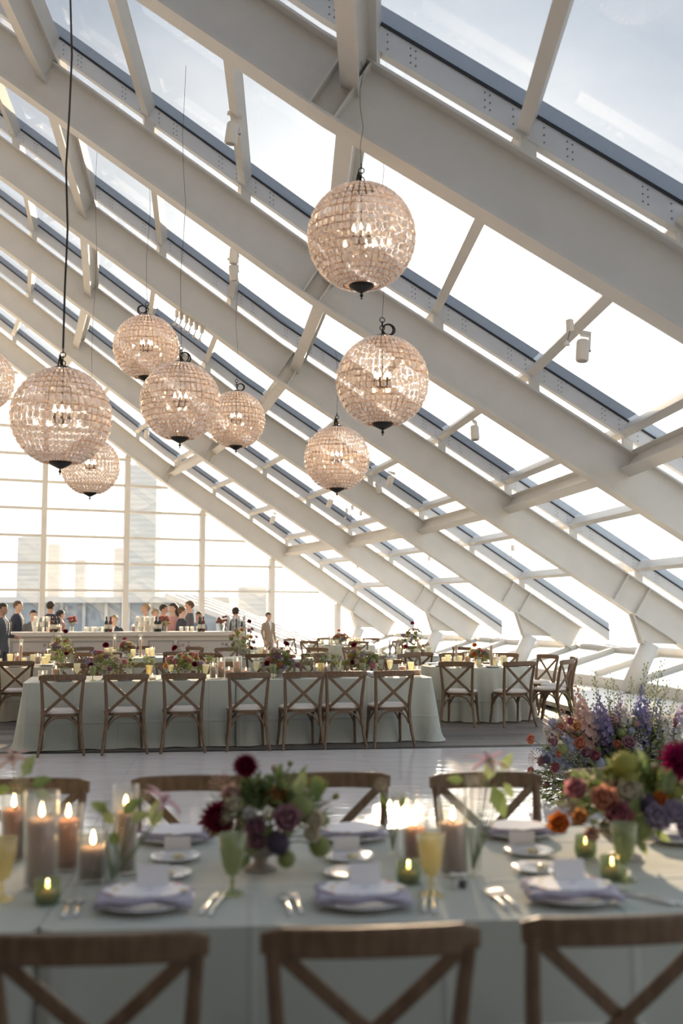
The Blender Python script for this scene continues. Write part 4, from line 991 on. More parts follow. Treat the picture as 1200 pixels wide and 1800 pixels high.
arrangement(b1, 'low flower bowl with burgundy dahlias and mauve roses on the foreground table', [
    (433, 1349, .02, 'dahlia', 'burgundy', .040), (385, 1441, -.05, 'dahlia', 'burgundy', .052), (503, 1444, -.12, 'rose', 'mauve', .044), (449, 1458, -.10, 'rose', 'mauve', .036), (452, 1482, -.11, 'rose', 'mauve', .03), (530, 1420, -.05, 'pompon', 'palegreen', .042), (557, 1382, 0, 'pompon', 'yellowgreen', .030),
    (551, 1445, -.06, 'rose', 'cream', .032), (485, 1408, .02, 'rose', 'apricot', .038), (409, 1400, .0, 'rose', 'blush', .034), (412, 1420, -.06, 'rose', 'cream', .030), (398, 1440, -.08, 'rose', 'cream', .024), (489, 1483, -.12, 'pompon', 'plum', .036), (562, 1488, -.06, 'pompon', 'palegreen', .034), (503, 1510, -.10, 'pompon', 'palegreen', .028),
    (570, 1445, -.02, 'bud', 'palegreen', .026), (545, 1470, -.09, 'rose', 'cream', .028), (482, 1350, .04, 'bud', 'cream', .024), (510, 1342, .05, 'bud', 'palegreen', .02), (590, 1400, .0, 'bud', 'yellowgreen', .022), (440, 1435, -.09, 'rose', 'white', .024), (465, 1430, .05, 'cluster', 'cream', .045), (520, 1385, .06, 'cluster', 'palegreen', .045), (400, 1455, .05, 'rose', 'pink', .03), (390, 1378, .03, 'cluster', 'blush', .04), (372, 1468, -.04, 'bud', 'cream', .02)],
    (.18, .085, .14), .15, 330, 401, 'foreground flower bowls', .085, [(520, 1400, -.05, 70, .09), (545, 1400, 0, 40, .08), (470, 1480, -.1, 200, .08), (440, 1500, -.1, 230, .07), (405, 1470, -.06, 160, .07), (560, 1410, -.03, 100, .09)], .02)
b2 = t1(1098, 1508)
arrangement(b2, 'large flower bowl with peach, orange and lavender roses at the right of the foreground table', [
    (1190, 1343, .0, 'dahlia', 'magenta', .066), (1097, 1346, -.02, 'pompon', 'yellowgreen', .046), (1105, 1370, -.04, 'pompon', 'yellowgreen', .036), (1066, 1356, 0, 'bud', 'yellowgreen', .026), (1062, 1410, -.10, 'rose', 'peach', .046), (1013, 1391, -.05, 'rose', 'pink', .038), (1086, 1440, -.13, 'rose', 'raspberry', .046),
    (985, 1452, -.06, 'rose', 'orange', .038), (1150, 1443, -.12, 'rose', 'lavender', .046), (1180, 1432, -.10, 'rose', 'lavender', .042), (1157, 1408, -.07, 'rose', 'orange', .028), (1128, 1456, -.12, 'pompon', 'palegreen', .040), (1137, 1415, -.08, 'pompon', 'plum', .036), (1103, 1398, -.06, 'rose', 'cream', .046), (1085, 1395, -.02, 'rose', 'blush', .04), (1150, 1350, .0, 'bud', 'cream', .03), (1140, 1365, .0, 'cluster', 'yellowgreen', .045),
    (1020, 1440, -.08, 'rose', 'apricot', .028), (1040, 1470, -.10, 'rose', 'blush', .026), (1180, 1390, -.03, 'pompon', 'yellowgreen', .034), (1135, 1340, .02, 'bud', 'yellowgreen', .024), (1200, 1465, -.1, 'rose', 'lavender', .04), (1000, 1425, 0, 'cluster', 'mauve', .05), (1175, 1370, .02, 'cluster', 'cream', .05), (1030, 1380, .04, 'star', 'cream', .05), (1215, 1400, 0, 'rose', 'raspberry', .04)],
    (.27, .095, .16), .15, 480, 402, 'foreground flower bowls', .09, [(1180, 1350, -.06, 250, .10), (1110, 1440, -.12, 80, .08), (1120, 1475, -.06, 300, .06), (1020, 1400, -.03, 110, .09), (1150, 1462, -.05, 330, .06)], .05)
# --- bud vases
def bud_vase(base, h, r, lab, grp, blooms, leaves, seed):
    t = thing('bud_vase', lab, 'vase', base, 0, grp)
    MB().lathe([(0, 0), (r, 0), (r*1.04, h*.5), (r*.9, h), (r*.84, h), (r*.95, h*.5), (r*.9, .01), (0, .01)], 20).build('glass', 'clear_glass', t, True); pts = []
    for i, (u, v, dy, kind, col, s) in enumerate(blooms): p = at_y(u, v, base.y+dy)-base; pts.append(p); put(t, kind, col, p, s, seed+i)
    for i, (u, v, dy, ang, l) in enumerate(leaves):
        p = at_y(u, v, base.y+dy)-base; pts.append(p); mb = MB(); leaf(mb, (0, 0, 0), (math.cos(R(ang)), -.3, math.sin(R(ang))), l, l*.52, 0, Vector((0, -1, .3))); o = mb.build('leaf', ['leaf' if i % 2 else 'leaf_pale'], t); o.location = p
    stems(t, pts, (0, 0, .012)); return t
bud_vase(t1(195, 1556), .13, .026, 'clear bud vase with leaves and a pink star flower left of the dahlia bowl', 'foreground bud vases', [(286, 1408, -.02, 'star', 'orchid', .075), (250, 1402, .02, 'cluster', 'cream', .035), (180, 1420, 0, 'cluster', 'palegreen', .04)], [(268, 1455, 0, 75, .10), (215, 1430, 0, 40, .08), (200, 1450, 0, 120, .07), (190, 1425, 0, 150, .06), (228, 1440, 0, 20, .07), (205, 1490, 0, 100, .06)], 51)
bud_vase(t1(831, 1536), .20, .030, 'tall clear bud vase with a pink star flower and green leaves, right centre', 'foreground bud vases', [(857, 1340, 0, 'star', 'orchid', .075), (845, 1373, 0, 'cluster', 'cream', .035), (828, 1375, 0, 'cluster', 'white', .03)], [(858, 1372, 0, 85, .08), (865, 1380, 0, 290, .11), (880, 1355, 0, 60, .07), (815, 1372, 0, 170, .06), (885, 1375, 0, 300, .06)], 52)
bud_vase(t1(40, 1512), .14, .026, 'clear bud vase with pale pink blossom at the left edge', 'foreground bud vases', [(22, 1335, 0, 'star', 'blush', .07), (36, 1378, 0, 'cluster', 'cream', .04), (52, 1395, 0, 'cluster', 'white', .03)], [(40, 1365, 0, 60, .09), (55, 1380, 0, 20, .08), (60, 1390, 0, -20, .08), (22, 1385, 0, 190, .07)], 53)
bud_vase(t1(690, 1500), .12, .024, 'small clear bud vase with pale airy blossoms left of the centre right candles', 'foreground bud vases', [(690, 1400, 0, 'cluster', 'white', .045), (672, 1380, 0, 'cluster', 'cream', .035), (708, 1410, 0, 'cluster', 'palegreen', .04)], [(700, 1420, 0, 60, .05), (680, 1415, 0, 120, .05)], 54)
# --- the tall floor arrangement at the edge of the dance floor
fb = on_z(1090, 1402, 0); fb.z = .012
ft = thing('floor_arrangement', 'tall meadow of delphiniums and roses standing at the right of the dance floor', 'flowers', fb)
MB().lathe([(0, 0), (.34, 0), (.36, .12), (.33, .12), (.31, .02), (0, .02)], 28).build('trough', 'leaf_dark', ft, True)
rnd = random.Random(77); U = .92/FPX*0+fb.y/FPX
for i in range(230):
    u = rnd.gauss(1075, 85); v = rnd.uniform(1265, 1400); lim = 55+(v-1240)*.75
    if not 955-(25 if v > 1330 else 0) < u < 1260: continue
    dy = rnd.uniform(-.42, .25)*(1 if v > 1300 else .6); p = at_y(u, v, fb.y+dy)-fb
    if p.z < .10: p.z = .10+rnd.random()*.1
    kind, col = rnd.choice([('rose', 'mauve'), ('rose', 'raspberry'), ('rose', 'blush'), ('rose', 'pink'), ('pompon', 'palegreen'), ('cluster', 'cream'), ('rose', 'white'), ('cluster', 'white'), ('rose', 'coral'), ('cluster', 'lilac'), ('pompon', 'skyblue'), ('rose', 'mauve'), ('cluster', 'blush')])
    put(ft, kind, col, p, rnd.uniform(.034, .056) if kind != 'cluster' else .08, i)
for (u, v, k, c, s) in ((937, 1300, 'rose', 'coral', .05), (1022, 1308, 'rose', 'coral', .062), (1103, 1307, 'rose', 'mauve', .066), (1032, 1325, 'rose', 'mauve', .055), (1048, 1330, 'rose', 'raspberry', .055), (1017, 1278, 'rose', 'apricot', .05), (1005, 1268, 'rose', 'raspberry', .04), (980, 1350, 'rose', 'raspberry', .05), (1118, 1316, 'rose', 'white', .05), (1170, 1312, 'rose', 'white', .05), (960, 1335, 'pompon', 'plum', .04)):
    put(ft, k, c, at_y(u, v, fb.y-.38)-fb, s, int(u))
SPK = [(1050, 1215, 'violet'), (1040, 1235, 'lilac'), (1062, 1240, 'violet'), (1130, 1200, 'deepblue'), (1140, 1225, 'violet'), (1160, 1225, 'deepblue'), (1165, 1240, 'lilac'), (1010, 1200, 'blush'), (1020, 1240, 'blush'), (1085, 1240, 'lilac'), (1100, 1225, 'white'), (1115, 1260, 'white'), (1185, 1235, 'white'), (1195, 1255, 'skyblue'), (1180, 1280, 'skyblue'), (1120, 1285, 'skyblue'), (1150, 1285, 'white'), (1075, 1265, 'white'), (1035, 1270, 'white'), (1210, 1220, 'lilac'), (1005, 1250, 'white'), (1065, 1195, 'palegreen'), (1150, 1180, 'palegreen'), (1042, 1180, 'palegreen'), (1075, 1185, 'palegreen'), (1175, 1195, 'palegreen'), (995, 1215, 'palegreen'), (1090, 1215, 'lilac'), (1110, 1250, 'violet'), (1060, 1290, 'violet'), (985, 1240, 'blush'), (1000, 1275, 'cream'), (1025, 1225, 'blush'), (1045, 1265, 'white'), (1070, 1225, 'lilac'), (1095, 1265, 'cream'), (1105, 1290, 'white'), (1130, 1255, 'white'), (1145, 1260, 'skyblue'), (1170, 1265, 'white'), (1190, 1290, 'skyblue'), (1205, 1260, 'white'), (1160, 1300, 'white'), (1085, 1205, 'palegreen'), (1110, 1190, 'palegreen'), (1195, 1205, 'palegreen'), (1135, 1165, 'palegreen'), (1018, 1190, 'palegreen'), (970, 1235, 'palegreen'), (1165, 1160, 'palegreen')]
for i, (u, v, c) in enumerate(SPK):
    top = at_y(u, v, fb.y+rnd.uniform(-.3, .2))-fb; root = Vector((top.x*.45, top.y*.4, .08)); d = top-root; me = bloom_mesh('wisp' if c == 'palegreen' else 'spike', c); o = place(me.name, me, ft, root, None, (d.length*1.0,)*2+(d.length,)); o.rotation_euler = d.normalized().to_track_quat('Z', 'Y').to_euler()
for i, (u, v) in enumerate(((935, 1312), (950, 1322), (962, 1290), (978, 1278), (955, 1345), (1000, 1300))):   # low sprays leaning out to the left
    top = at_y(u, v, fb.y-.3)-fb; root = Vector((-.18, -.2, .14)); d = top-root; o = place('delphinium', bloom_mesh('spike', ('skyblue', 'skyblue', 'white', 'skyblue', 'lilac', 'white')[i]), ft, root, None, (d.length*.9,)*2+(d.length,)); o.rotation_euler = d.normalized().to_track_quat('Z', 'Y').to_euler()
stems(ft, [o.location for o in ft.children if o.name.split('.')[0] in ('rose', 'pompon_bloom', 'filler_cluster')], (0, 0, .05), .003)
foliage(ft, (-.02, 0, .06), (.72, .46, .60), 4600, 9, .04, .11, True, ('leaf', 'leaf_pale', 'leaf_dark'))

# ================================================================ BACKGROUND TABLE DRESSING
def t2(u, f):   # point on the long table: pixel column u, fraction f across the top
    d = ray(u, 1185); base = O2+Y2*(TW*f); t = (base.x*Y2.x+base.y*Y2.y)/(d.x*Y2.x+d.y*Y2.y); return Vector((d.x*t, d.y*t, TT))
PAL = [('rose', 'peach'), ('rose', 'mauve'), ('rose', 'cream'), ('pompon', 'palegreen'), ('rose', 'pink'), ('rose', 'lavender'), ('rose', 'white'), ('cluster', 'cream'), ('pompon', 'yellowgreen'), ('rose', 'blush'), ('rose', 'apricot'), ('cluster', 'palegreen')]
ARR = {}
def mini_arrangement(p, lab, grp, seed, w=.26, h=.24, accent='burgundy', tall=0):
    rnd = random.Random(seed); t = thing('floral_arrangement', lab, 'flowers', p, 0, grp); bowl_vase(t, .085, .11); pts = []
    for i in range(34):
        a = rnd.uniform(0, 6.283); z = rnd.random(); rr_ = math.sqrt(1-z*z*.8)*rnd.uniform(.55, 1); q = Vector((w*rr_*math.cos(a), w*.75*rr_*math.sin(a), .11+h*z*.85)); k, c = rnd.choice(PAL); put(t, k, c, q, rnd.uniform(.036, .052) if k != 'cluster' else .07, seed+i); pts.append(q)
    for q, s in ((Vector((rnd.uniform(-.12, .12), -.05, .16+h)), .044), (Vector((rnd.choice((-1, 1))*w*.55, -w*.6, .17)), .040)): put(t, 'dahlia', accent, q, s, seed); pts.append(q)
    stems(t, pts, (0, 0, .07), .002); foliage(t, (0, 0, .1), (w*.95, w*.75, h*.9), 230, seed, .03, .075); return t
mini_arrangement(t2(186, .42), 'first low flower bowl from left on the long table', 'long table flower bowls', 61)
mini_arrangement(t2(325, .42), 'second low flower bowl from left on the long table', 'long table flower bowls', 62, .24, .2)
mini_arrangement(t2(490, .42), 'third low flower bowl from left on the long table', 'long table flower bowls', 63, .25, .24)
mini_arrangement(t2(638, .42), 'rightmost low flower bowl on the long table', 'long table flower bowls', 64, .24, .22)
def mini_vase(p, lab, grp, seed, h=.12):
    rnd = random.Random(seed); t = thing('bud_vase', lab, 'vase', p, 0, grp)
    MB().lathe([(0, 0), (.024, 0), (.026, h*.5), (.022, h), (.02, h), (.023, h*.5), (.02, .01), (0, .01)], 14).build('glass', 'clear_glass', t, True); pts = []
    for i in range(4): q = Vector((rnd.uniform(-.09, .09), rnd.uniform(-.07, .07), h+rnd.uniform(.04, .17))); k, c = rnd.choice([('star', 'blush'), ('cluster', 'cream'), ('star', 'orchid'), ('cluster', 'palegreen'), ('pompon', 'yellowgreen')]); put(t, k, c, q, .045 if k != 'pompon' else .03, seed+i); pts.append(q)
    stems(t, pts, (0, 0, .012), .002); foliage(t, (0, 0, h+.03), (.10, .08, .13), 46, seed, .03, .06)
for i, u in enumerate((106, 228, 262, 372, 541, 592, 575)): mini_vase(t2(u, (.35, .4, .55, .7, .3, .4, .7)[i]), f'{ORD[i] if i < 6 else "low"} slim bud vase with sprigs along the long table' if i < 6 else 'last slim bud vase with sprigs near the right of the long table', 'long table bud vases', 70+i)
for i, (u, f, g) in enumerate(((163, .22, 'green_glass'), (262, .2, 'champagne_glass'), (361, .25, 'frosted_glass'), (480, .2, 'green_glass'), (563, .3, 'champagne_glass'), (637, .2, 'green_glass'), (722, .3, 'frosted_glass'), (135, .7, 'frosted_glass'), (300, .75, 'frosted_glass'), (450, .75, 'frosted_glass'), (595, .75, 'frosted_glass'), (685, .75, 'frosted_glass'))):
    w = {'green_glass': 'pale green', 'champagne_glass': 'champagne yellow', 'frosted_glass': 'milky white'}[g]
    dup(GOB[g], t2(u, f), 0, f'{w} goblet, {ORD[i] if i < 7 else ORD[i-7]} from left in the {"near" if i < 7 else "far"} row on the long table', 'long table goblets')
for i, (u, f, r, h, wax, gh) in enumerate(((75, .3, .042, .06, 'wax_rose', .12), (98, .35, .038, .12, 'wax_coral', .14), (374, .3, .030, .14, 'wax_rose', .19), (388, .35, .042, .19, 'wax_rose', .25), (402, .25, .042, .09, 'wax_coral', .13), (417, .35, .046, .19, 'wax_rose', .26), (432, .25, .045, .08, 'wax_coral', .13), (556, .3, .03, .11, 'wax_cream', .17), (574, .32, .034, .12, 'wax_rose', .16), (707, .3, .042, .11, 'wax_coral', .15), (733, .25, .042, .07, 'wax_coral', .13), (268, .1, .034, .03, 'wax_cream', .06))):
    candle(t2(u, f), r, h, wax, f'{ORD[i]} lit candle from left on the long table' if i < 11 else 'low cream candle in front on the long table', 'long table candles', gh, f'clear glass around the {ORD[i]} candle of the long table' if i < 11 else 'low clear glass around the cream candle of the long table')
for i, c in enumerate(CH2):
    s = (c-O2).dot(X2); p = O2+X2*s+Y2*.19+Vector((0, 0, TT))
    tag(place('dinner_plate', PLATE, None, p, A2), f'dinner plate in front of the {ORD[i]} near chair of the long table', 'plate', 'long table near plates')
    tag(place('napkin', NAPKIN, None, p, A2+R(i*3-9)), f'lavender napkin in front of the {ORD[i]} near chair of the long table', 'napkin', 'long table near napkins')
    p = O2+X2*s+Y2*(TW-.19)+Vector((0, 0, TT))
    tag(place('dinner_plate', PLATE, None, p, A2), f'far side dinner plate facing the {ORD[i]} near chair of the long table', 'plate', 'long table far plates')
# round tables
for i, (c, rad, words, seed) in enumerate(RDEF):
    rnd = random.Random(seed); z = Vector((0, 0, TZ+.001)); n = len(CHA[i])
    for j, a in enumerate(CHA[i]):
        e = Vector((math.cos(R(a)), math.sin(R(a)), 0)); e2 = Vector((-e.y, e.x, 0)); od = ORD[sorted(CHA[i], key=lambda q: math.cos(R(q))).index(a)]
        tag(place('dinner_plate', PLATE, None, c+e*(rad-.17)+z, R(a)), f'{od} dinner plate from left, round table {words}', 'plate', f'plates of the round table {words}')
        tag(place('tumbler', TUMB, None, c+e*(rad-.36)+e2*.13+z, 0, rnd.uniform(1.0, 1.35)), f'{od} milky white tumbler from left, round table {words}', 'glass', f'tumblers of the round table {words}')
    arr_lab = f'flower bowl in the middle of the round table {words}'
    if i == 0: mini_arrangement(c+Vector((.06, -.12, 0))+z, arr_lab, 'round table flower bowls', 81, .17, .14, 'orange'); off = .25
    elif i == 1: mini_arrangement(c+Vector((.72, -.06, 0))+z, 'upright pink flower bowl at the right of the left round table', 'round table flower bowls', 82, .20, .34); off = .2
    elif i == 2: mini_arrangement(c+Vector((-.1, 0, 0))+z, arr_lab, 'round table flower bowls', 83, .16, .14, 'raspberry')
    elif i == 3: mini_arrangement(c+Vector((-.42, -.1, 0))+z, 'large yellow green flower bowl, tallest on the far tables', 'round table flower bowls', 84, .30, .46)
    elif i == 4: mini_arrangement(c+Vector((.16, 0, 0))+z, 'tall coral flower bowl with red dahlia on the table behind the long table', 'round table flower bowls', 85, .28, .42, 'magenta')
    else: mini_arrangement(c+z, arr_lab, 'round table flower bowls', 86, .2, .16, 'orange')
    ANG = ((-150, .34), (-60, .40), (20, .34), (100, .36))
    for j, (a, rr_) in enumerate(ANG):
        p = c+Vector((math.cos(R(a)), math.sin(R(a)), 0))*rr_+z; tall = j < 2
        candle(p, .016 if tall else .04, .30 if tall else .11, ('wax_rose', 'wax_coral')[j % 2], f'{("left tall slim", "right tall slim", "right low", "back low")[j]} candle on the round table {words}', 'round table candles', .40 if tall else .16, f'clear glass of the {("left tall", "right tall", "right low", "back low")[j]} candle, round table {words}')
for g in list(GOB.values()): bin_(g)
for k_, g in CAND.items():
    if isinstance(g, bpy.types.Object): bin_(g)

# ================================================================ THE BAR
def bar_print():
    m = mat('floral_print', (.60, .58, .56), .6); nt = m.node_tree; N = nt.nodes.new; L = nt.links.new; b = nt.nodes['Principled BSDF']
    tc = N('ShaderNodeTexCoord'); vo = N('ShaderNodeTexVoronoi'); vo.inputs['Scale'].default_value = 9; L(tc.outputs['Object'], vo.inputs[0])
    f = N('ShaderNodeMapRange'); f.inputs[1].default_value = .36; f.inputs[2].default_value = .26; L(vo.outputs['Distance'], f.inputs[0])
    cr = N('ShaderNodeValToRGB'); cr.color_ramp.elements[0].color = (.55, .30, .34, 1); cr.color_ramp.elements[1].color = (.66, .50, .46, 1); e = cr.color_ramp.elements.new(.55); e.color = (.36, .38, .30, 1)
    sx = N('ShaderNodeSeparateColor'); L(vo.outputs['Color'], sx.inputs[0]); L(sx.outputs[0], cr.inputs[0])
    mx = N('ShaderNodeMix'); mx.data_type = 'RGBA'; mx.inputs[6].default_value = (.60, .58, .56, 1); L(cr.outputs[0], mx.inputs[7]); L(f.outputs[0], mx.inputs[0]); L(mx.outputs[2], b.inputs['Base Color'])
bar_print(); mat('bar_white', (.74, .71, .66), .4); mat('bar_trim', (.40, .39, .37), .5)
BZ = 1.14
def bar_unit(ua, ya, ub, yb, cuts, lab):
    a, b = at_y(ua, 1071, ya), at_y(ub, 1071, yb); a.z = b.z = 0; L_ = (b-a).length-.004; ang = math.atan2(b.y-a.y, b.x-a.x)
    t = thing('bar_counter', lab, 'bar', a, ang, 'bar counters')
    MB().box((L_/2, .34, .53), (L_, .56, 1.06)).build('body', 'bar_white', t)
    MB().box((L_/2, .33, 1.10), (L_, .70, .08)).build('counter_top', 'bar_white', t)
    for x in (0.03, L_-.03): MB().box((x, .05, .53), (.06, .03, 1.04)).build('post', 'bar_white', t)
    for c0, c1 in cuts:
        x0, x1 = c0*L_, c1*L_; w = x1-x0; pn = MB().box((0, 0, 0), (w-.06, .012, .74)).build('floral_panel', 'floral_print', t); pn.location = ((x0+x1)/2, .052, .57)
        fr = MB(); fr.box((0, 0, .385), (w, .026, .035)).box((0, 0, -.385), (w, .026, .035)).box((-w/2+.0175, 0, 0), (.035, .026, .735)).box((w/2-.0175, 0, 0), (.035, .026, .735)); o = fr.build('panel_frame', 'bar_trim', pn)
bar_unit(14, 20.75, 96, 20.9, [(.08, .92)], 'left end unit of the white bar, partly behind tall candles')
bar_unit(96.2, 20.9, 250, 21.2, [(.03, .18), (.2, .66), (.69, .97)], 'middle unit of the white bar with floral panels')
bar_unit(250.2, 21.2, 432, 21.6, [(.06, .31), (.34, .96)], 'right end unit of the white bar with floral panels')
def bar_pt(u, back=.30):
    y = 20.75+(u-14)/418*.85+back; p = at_y(u, 1071, y); p.z = BZ+.001; return p
mat('bottle_green', (.02, .035, .02), .12); mat('bottle_amber', (.16, .035, .02), .12); mat('label_paper', (.75, .70, .58), .7); mat('foil', (.12, .02, .03), .35, metal=.4)
def bottle(p, m, lab):
    t = thing('wine_bottle', lab, 'bottle', p, 0, 'bottles on the bar')
    MB().lathe([(0, 0), (.036, 0), (.038, .01), (.038, .19), (.030, .215), (.015, .235), (.0135, .29), (.016, .295), (.016, .305), (0, .305)], 18).build('glass_body', m, t, True)
    MB().lathe([(.0386, .06), (.0388, .06), (.0388, .15), (.0386, .15)], 18).build('paper_label', 'label_paper', t, True)
    MB().lathe([(.0145, .25), (.017, .25), (.017, .308), (0, .309)], 14).build('foil_cap', 'foil', t, True)
for i, (u, m) in enumerate(((91.5, 'bottle_amber'), (98.5, 'bottle_green'), (187.5, 'bottle_green'), (194.8, 'bottle_amber'), (274.6, 'bottle_green'), (281, 'bottle_green'), (351, 'bottle_green'), (357.5, 'bottle_amber'))):
    bottle(bar_pt(u, .2), m, f'{("dark green", "amber red")[m == "bottle_amber"]} wine bottle, {ORD[i]} from left on the bar')
for i, u in enumerate((127, 291, 390)): 
    rnd = random.Random(900+i); p = bar_pt(u, .2); t = thing('floral_arrangement', ['round pink posy in a clear vase left on the bar', 'round pink posy in a clear vase at the bar centre', 'spreading pink posy in a clear vase at the bar right'][i], 'flowers', p, 0, 'bar posies')
    MB().lathe([(0, 0), (.035, 0), (.04, .11), (.037, .11), (.03, .01), (0, .01)], 16).build('glass_vase', 'clear_glass', t, True); pts = []
    for j in range(16):
        a = j*2.4; z = .16+.13*rnd.random(); q = Vector((.10*math.cos(a)*rnd.uniform(.4, 1), .09*math.sin(a)*rnd.uniform(.4, 1), z)); pts.append(q); put(t, *rnd.choice([('rose', 'pink'), ('rose', 'peach'), ('rose', 'coral'), ('rose', 'mauve'), ('cluster', 'blush')]), q, .045, j)
    stems(t, pts, (0, 0, .02), .002); foliage(t, (0, 0, .16), (.10, .09, .09), 40, i, .03, .05)
for i, u in enumerate((105, 235)): candle(bar_pt(u, .2), .035, .10, 'wax_rose', ['small lit candle left on the bar beside the bottles', 'small lit candle at the middle of the bar'][i], 'bar candles', .14, ['clear glass of the left bar candle', 'clear glass of the middle bar candle'][i])
for k_, g in list(CAND.items()):
    if isinstance(g, bpy.types.Object):
        try:
            if g.name in bpy.data.objects and g.get('label') == 'x': bin_(g)
        except ReferenceError: pass
GLS = make_tumbler('clear_glass', .10, .026, .036); GLSF = make_tumbler('ice_glass', .10, .026, .036)
for n, (u0, u1, tiers, words) in enumerate(((61, 84, 3, 'the tall left glass stack'), (151, 185, 1, 'the low row left of the bar post'), (240, 270, 3, 'the tall middle glass stack'), (318, 347, 1, 'the low row right of the pink posy'), (399, 430, 3, 'the tall right glass stack'))):
    a, b = bar_pt(u0, .30), bar_pt(u1, .30); W_ = (b-a).length; nx = max(3, int(W_/.075)); d = (b-a)/max(1, nx-1); back = Vector((0, .085, 0))
    for k in range(tiers):
        if k: 
            tr = MB().box((0, 0, 0), (W_*(1-.06*k)+.08, .26, .006)).build('glass_tray', 'clear_glass'); tr.location = (a+b)/2+back+Vector((0, 0, k*.107-.0035)); tag(tr, f'clear tray, {ORD[k-1]} from below in {words}', 'tray', 'trays between the stacked glasses')
        for j in range(2):
            for i in range(nx-(k > 0)*0): tag(place('tumbler', (GLSF, GLS)[(i+j+k) % 2], None, a+(b-a)*((i+.5*0)/(nx-1)*(1-.06*k)+.03*k)+back*(j*1.6+.2)+Vector((0, 0, k*.107)), 0), (f'clear glass in the {("bottom", "middle", "top")[k]} tier of {words}' if tiers > 1 else f'clear glass in the {("front", "back")[j]} line of {words}'), 'glass', f'glasses in {words}')

# ================================================================ PEOPLE behind the bar
mat('skin_a', (.52, .33, .25), .55); mat('skin_b', (.60, .41, .32), .55); mat('suit_navy', (.035, .045, .07), .8); mat('suit_grey', (.10, .11, .125), .8); mat('shirt_white', (.72, .72, .70), .8); mat('dress_rose', (.46, .27, .27), .8); mat('suit_tan', (.28, .23, .18), .8); mat('dress_blue', (.20, .26, .36), .8); mat('dress_cream', (.62, .56, .46), .8); mat('hair_dark', (.028, .02, .016), .6); mat('hair_brown', (.11, .065, .035), .6); mat('hair_fair', (.36, .25, .13), .6); mat('shoe', (.02, .018, .016), .4)
mat('eye', (.02, .015, .01), .2); mat('lip', (.42, .18, .15), .5)
def person(p, height, rz, top, bottom, skin, hair, long_hair, lab, pose=0):
    t = thing('person', lab, 'person', p, rz, 'guests behind the bar'); mb = MB(); El = [(math.cos(2*math.pi*j/18), math.sin(2*math.pi*j/18)) for j in range(18)]
    # trunk, neck and head in one column of oval sections
    sec = [(.80, .150, .105, 0), (.88, .165, .115, .005), (1.0, .148, .105, .005), (1.12, .150, .108, 0), (1.25, .172, .118, -.005), (1.36, .186, .112, 0), (1.42, .165, .095, .005), (1.46, .105, .078, .01), (1.49, .064, .064, .012), (1.535, .056, .060, .008), (1.56, .056, .066, -.004), (1.585, .060, .082, -.014), (1.62, .070, .094, -.01), (1.66, .075, .098, -.004), (1.70, .074, .096, 0), (1.735, .060, .078, .004), (1.752, .030, .04, .006)]
    vs = []; fs = []
    for z, a, b, y0 in sec: vs += [(a*c, y0+b*s, z) for c, s in El]
    for i in range(len(sec)-1):
        for j in range(18): j2 = (j+1) % 18; fs.append((i*18+j, i*18+j2, (i+1)*18+j2, (i+1)*18+j))
    fs.append(tuple(range(17, -1, -1))); fs.append(tuple((len(sec)-1)*18+j for j in range(18))); mb.add(vs, fs)
    mb.ball((0, -.106, 1.625), .017, 8, 6, (.8, 1.1, 1.3)); mb.ball((0, -.098, 1.57), .03, 8, 6, (1, .6, .7))
    hands = []
    for s in (-1, 1):
        mb.ball((s*.078, .008, 1.63), .022, 8, 6, (.5, .9, 1.3))
        mb.tube([(s*.085, 0, .90), (s*.092, -.005, .70), (s*.095, .0, .48), (s*.098, .012, .30), (s*.10, .015, .08)], [.090, .078, .056, .052, .038], 12)
        mb.ball((s*.105, -.045, .045), .06, 10, 6, (.75, 1.9, .72))
        if pose == 1 and s == 1 or pose == 2: el, wr = (s*.245, .03, 1.12), (s*.15, -.22, 1.10)
        else: el, wr = (s*.235, .03, 1.12), (s*.225, -.06, .88)
        mb.tube([(s*.150, 0, 1.405), (s*.195, .005, 1.36), (s*.22, .02, 1.24), el], [.062, .060, .050, .044], 12); mb.tube([el, ((el[0]+wr[0])/2, (el[1]+wr[1])/2, (el[2]+wr[2])/2), wr], [.045, .041, .030], 12)
        e, w = Vector(el), Vector(wr); d = (w-e).normalized(); x = d.cross(Vector((0, 1, .3))).normalized(); n = x.cross(d); hands.append(w+d*.08)
        mb.ball(w+d*.045, .038, 8, 6); mb.ball(w+d*.075, .036, 8, 6)
        for f, l in ((-.030, .065), (-.010, .078), (.010, .074), (.029, .058)): b0 = w+d*.085+x*f; mb.tube([b0, b0+d*l*.5-n*.006, b0+d*l*.85-n*.024], [.0105, .0098, .008], 6)
        b0 = w+d*.035-x*s*.03; mb.tube([b0, b0+d*.035-x*s*.02-n*.01, b0+d*.06-x*s*.022-n*.022], [.013, .0115, .009], 6)
    tmp = mb.build('body_source', 'skin_a'); md = tmp.modifiers.new('r', 'REMESH'); md.mode = 'VOXEL'; md.voxel_size = .0125; sm = tmp.modifiers.new('s', 'SMOOTH'); sm.iterations = 2; sm.factor = .5
    dg = bpy.context.evaluated_depsgraph_get(); dg.update(); me = bpy.data.meshes.new_from_object(tmp.evaluated_get(dg)); bpy.data.objects.remove(tmp); me.name = 'body'; me.materials.clear()
    for m in (skin, top, bottom, 'shirt_white', 'shoe'): me.materials.append(MATS[m])
    suit = top.startswith('suit'); idx = []
    for pl in me.polygons:
        c = pl.center; k = 1
        if c.z > 1.478-(.03 if not suit and c.y < 0 else 0): k = 0
        elif min((c-h).length for h in hands) < .105: k = 0
        elif c.z < .085: k = 4
        elif c.z < .88 and abs(c.x) < .2: k = 2
        elif suit and c.y < -.05 and 1.16 < c.z and abs(c.x) < .055*(c.z-1.14)/.32: k = 3
        idx.append(k)
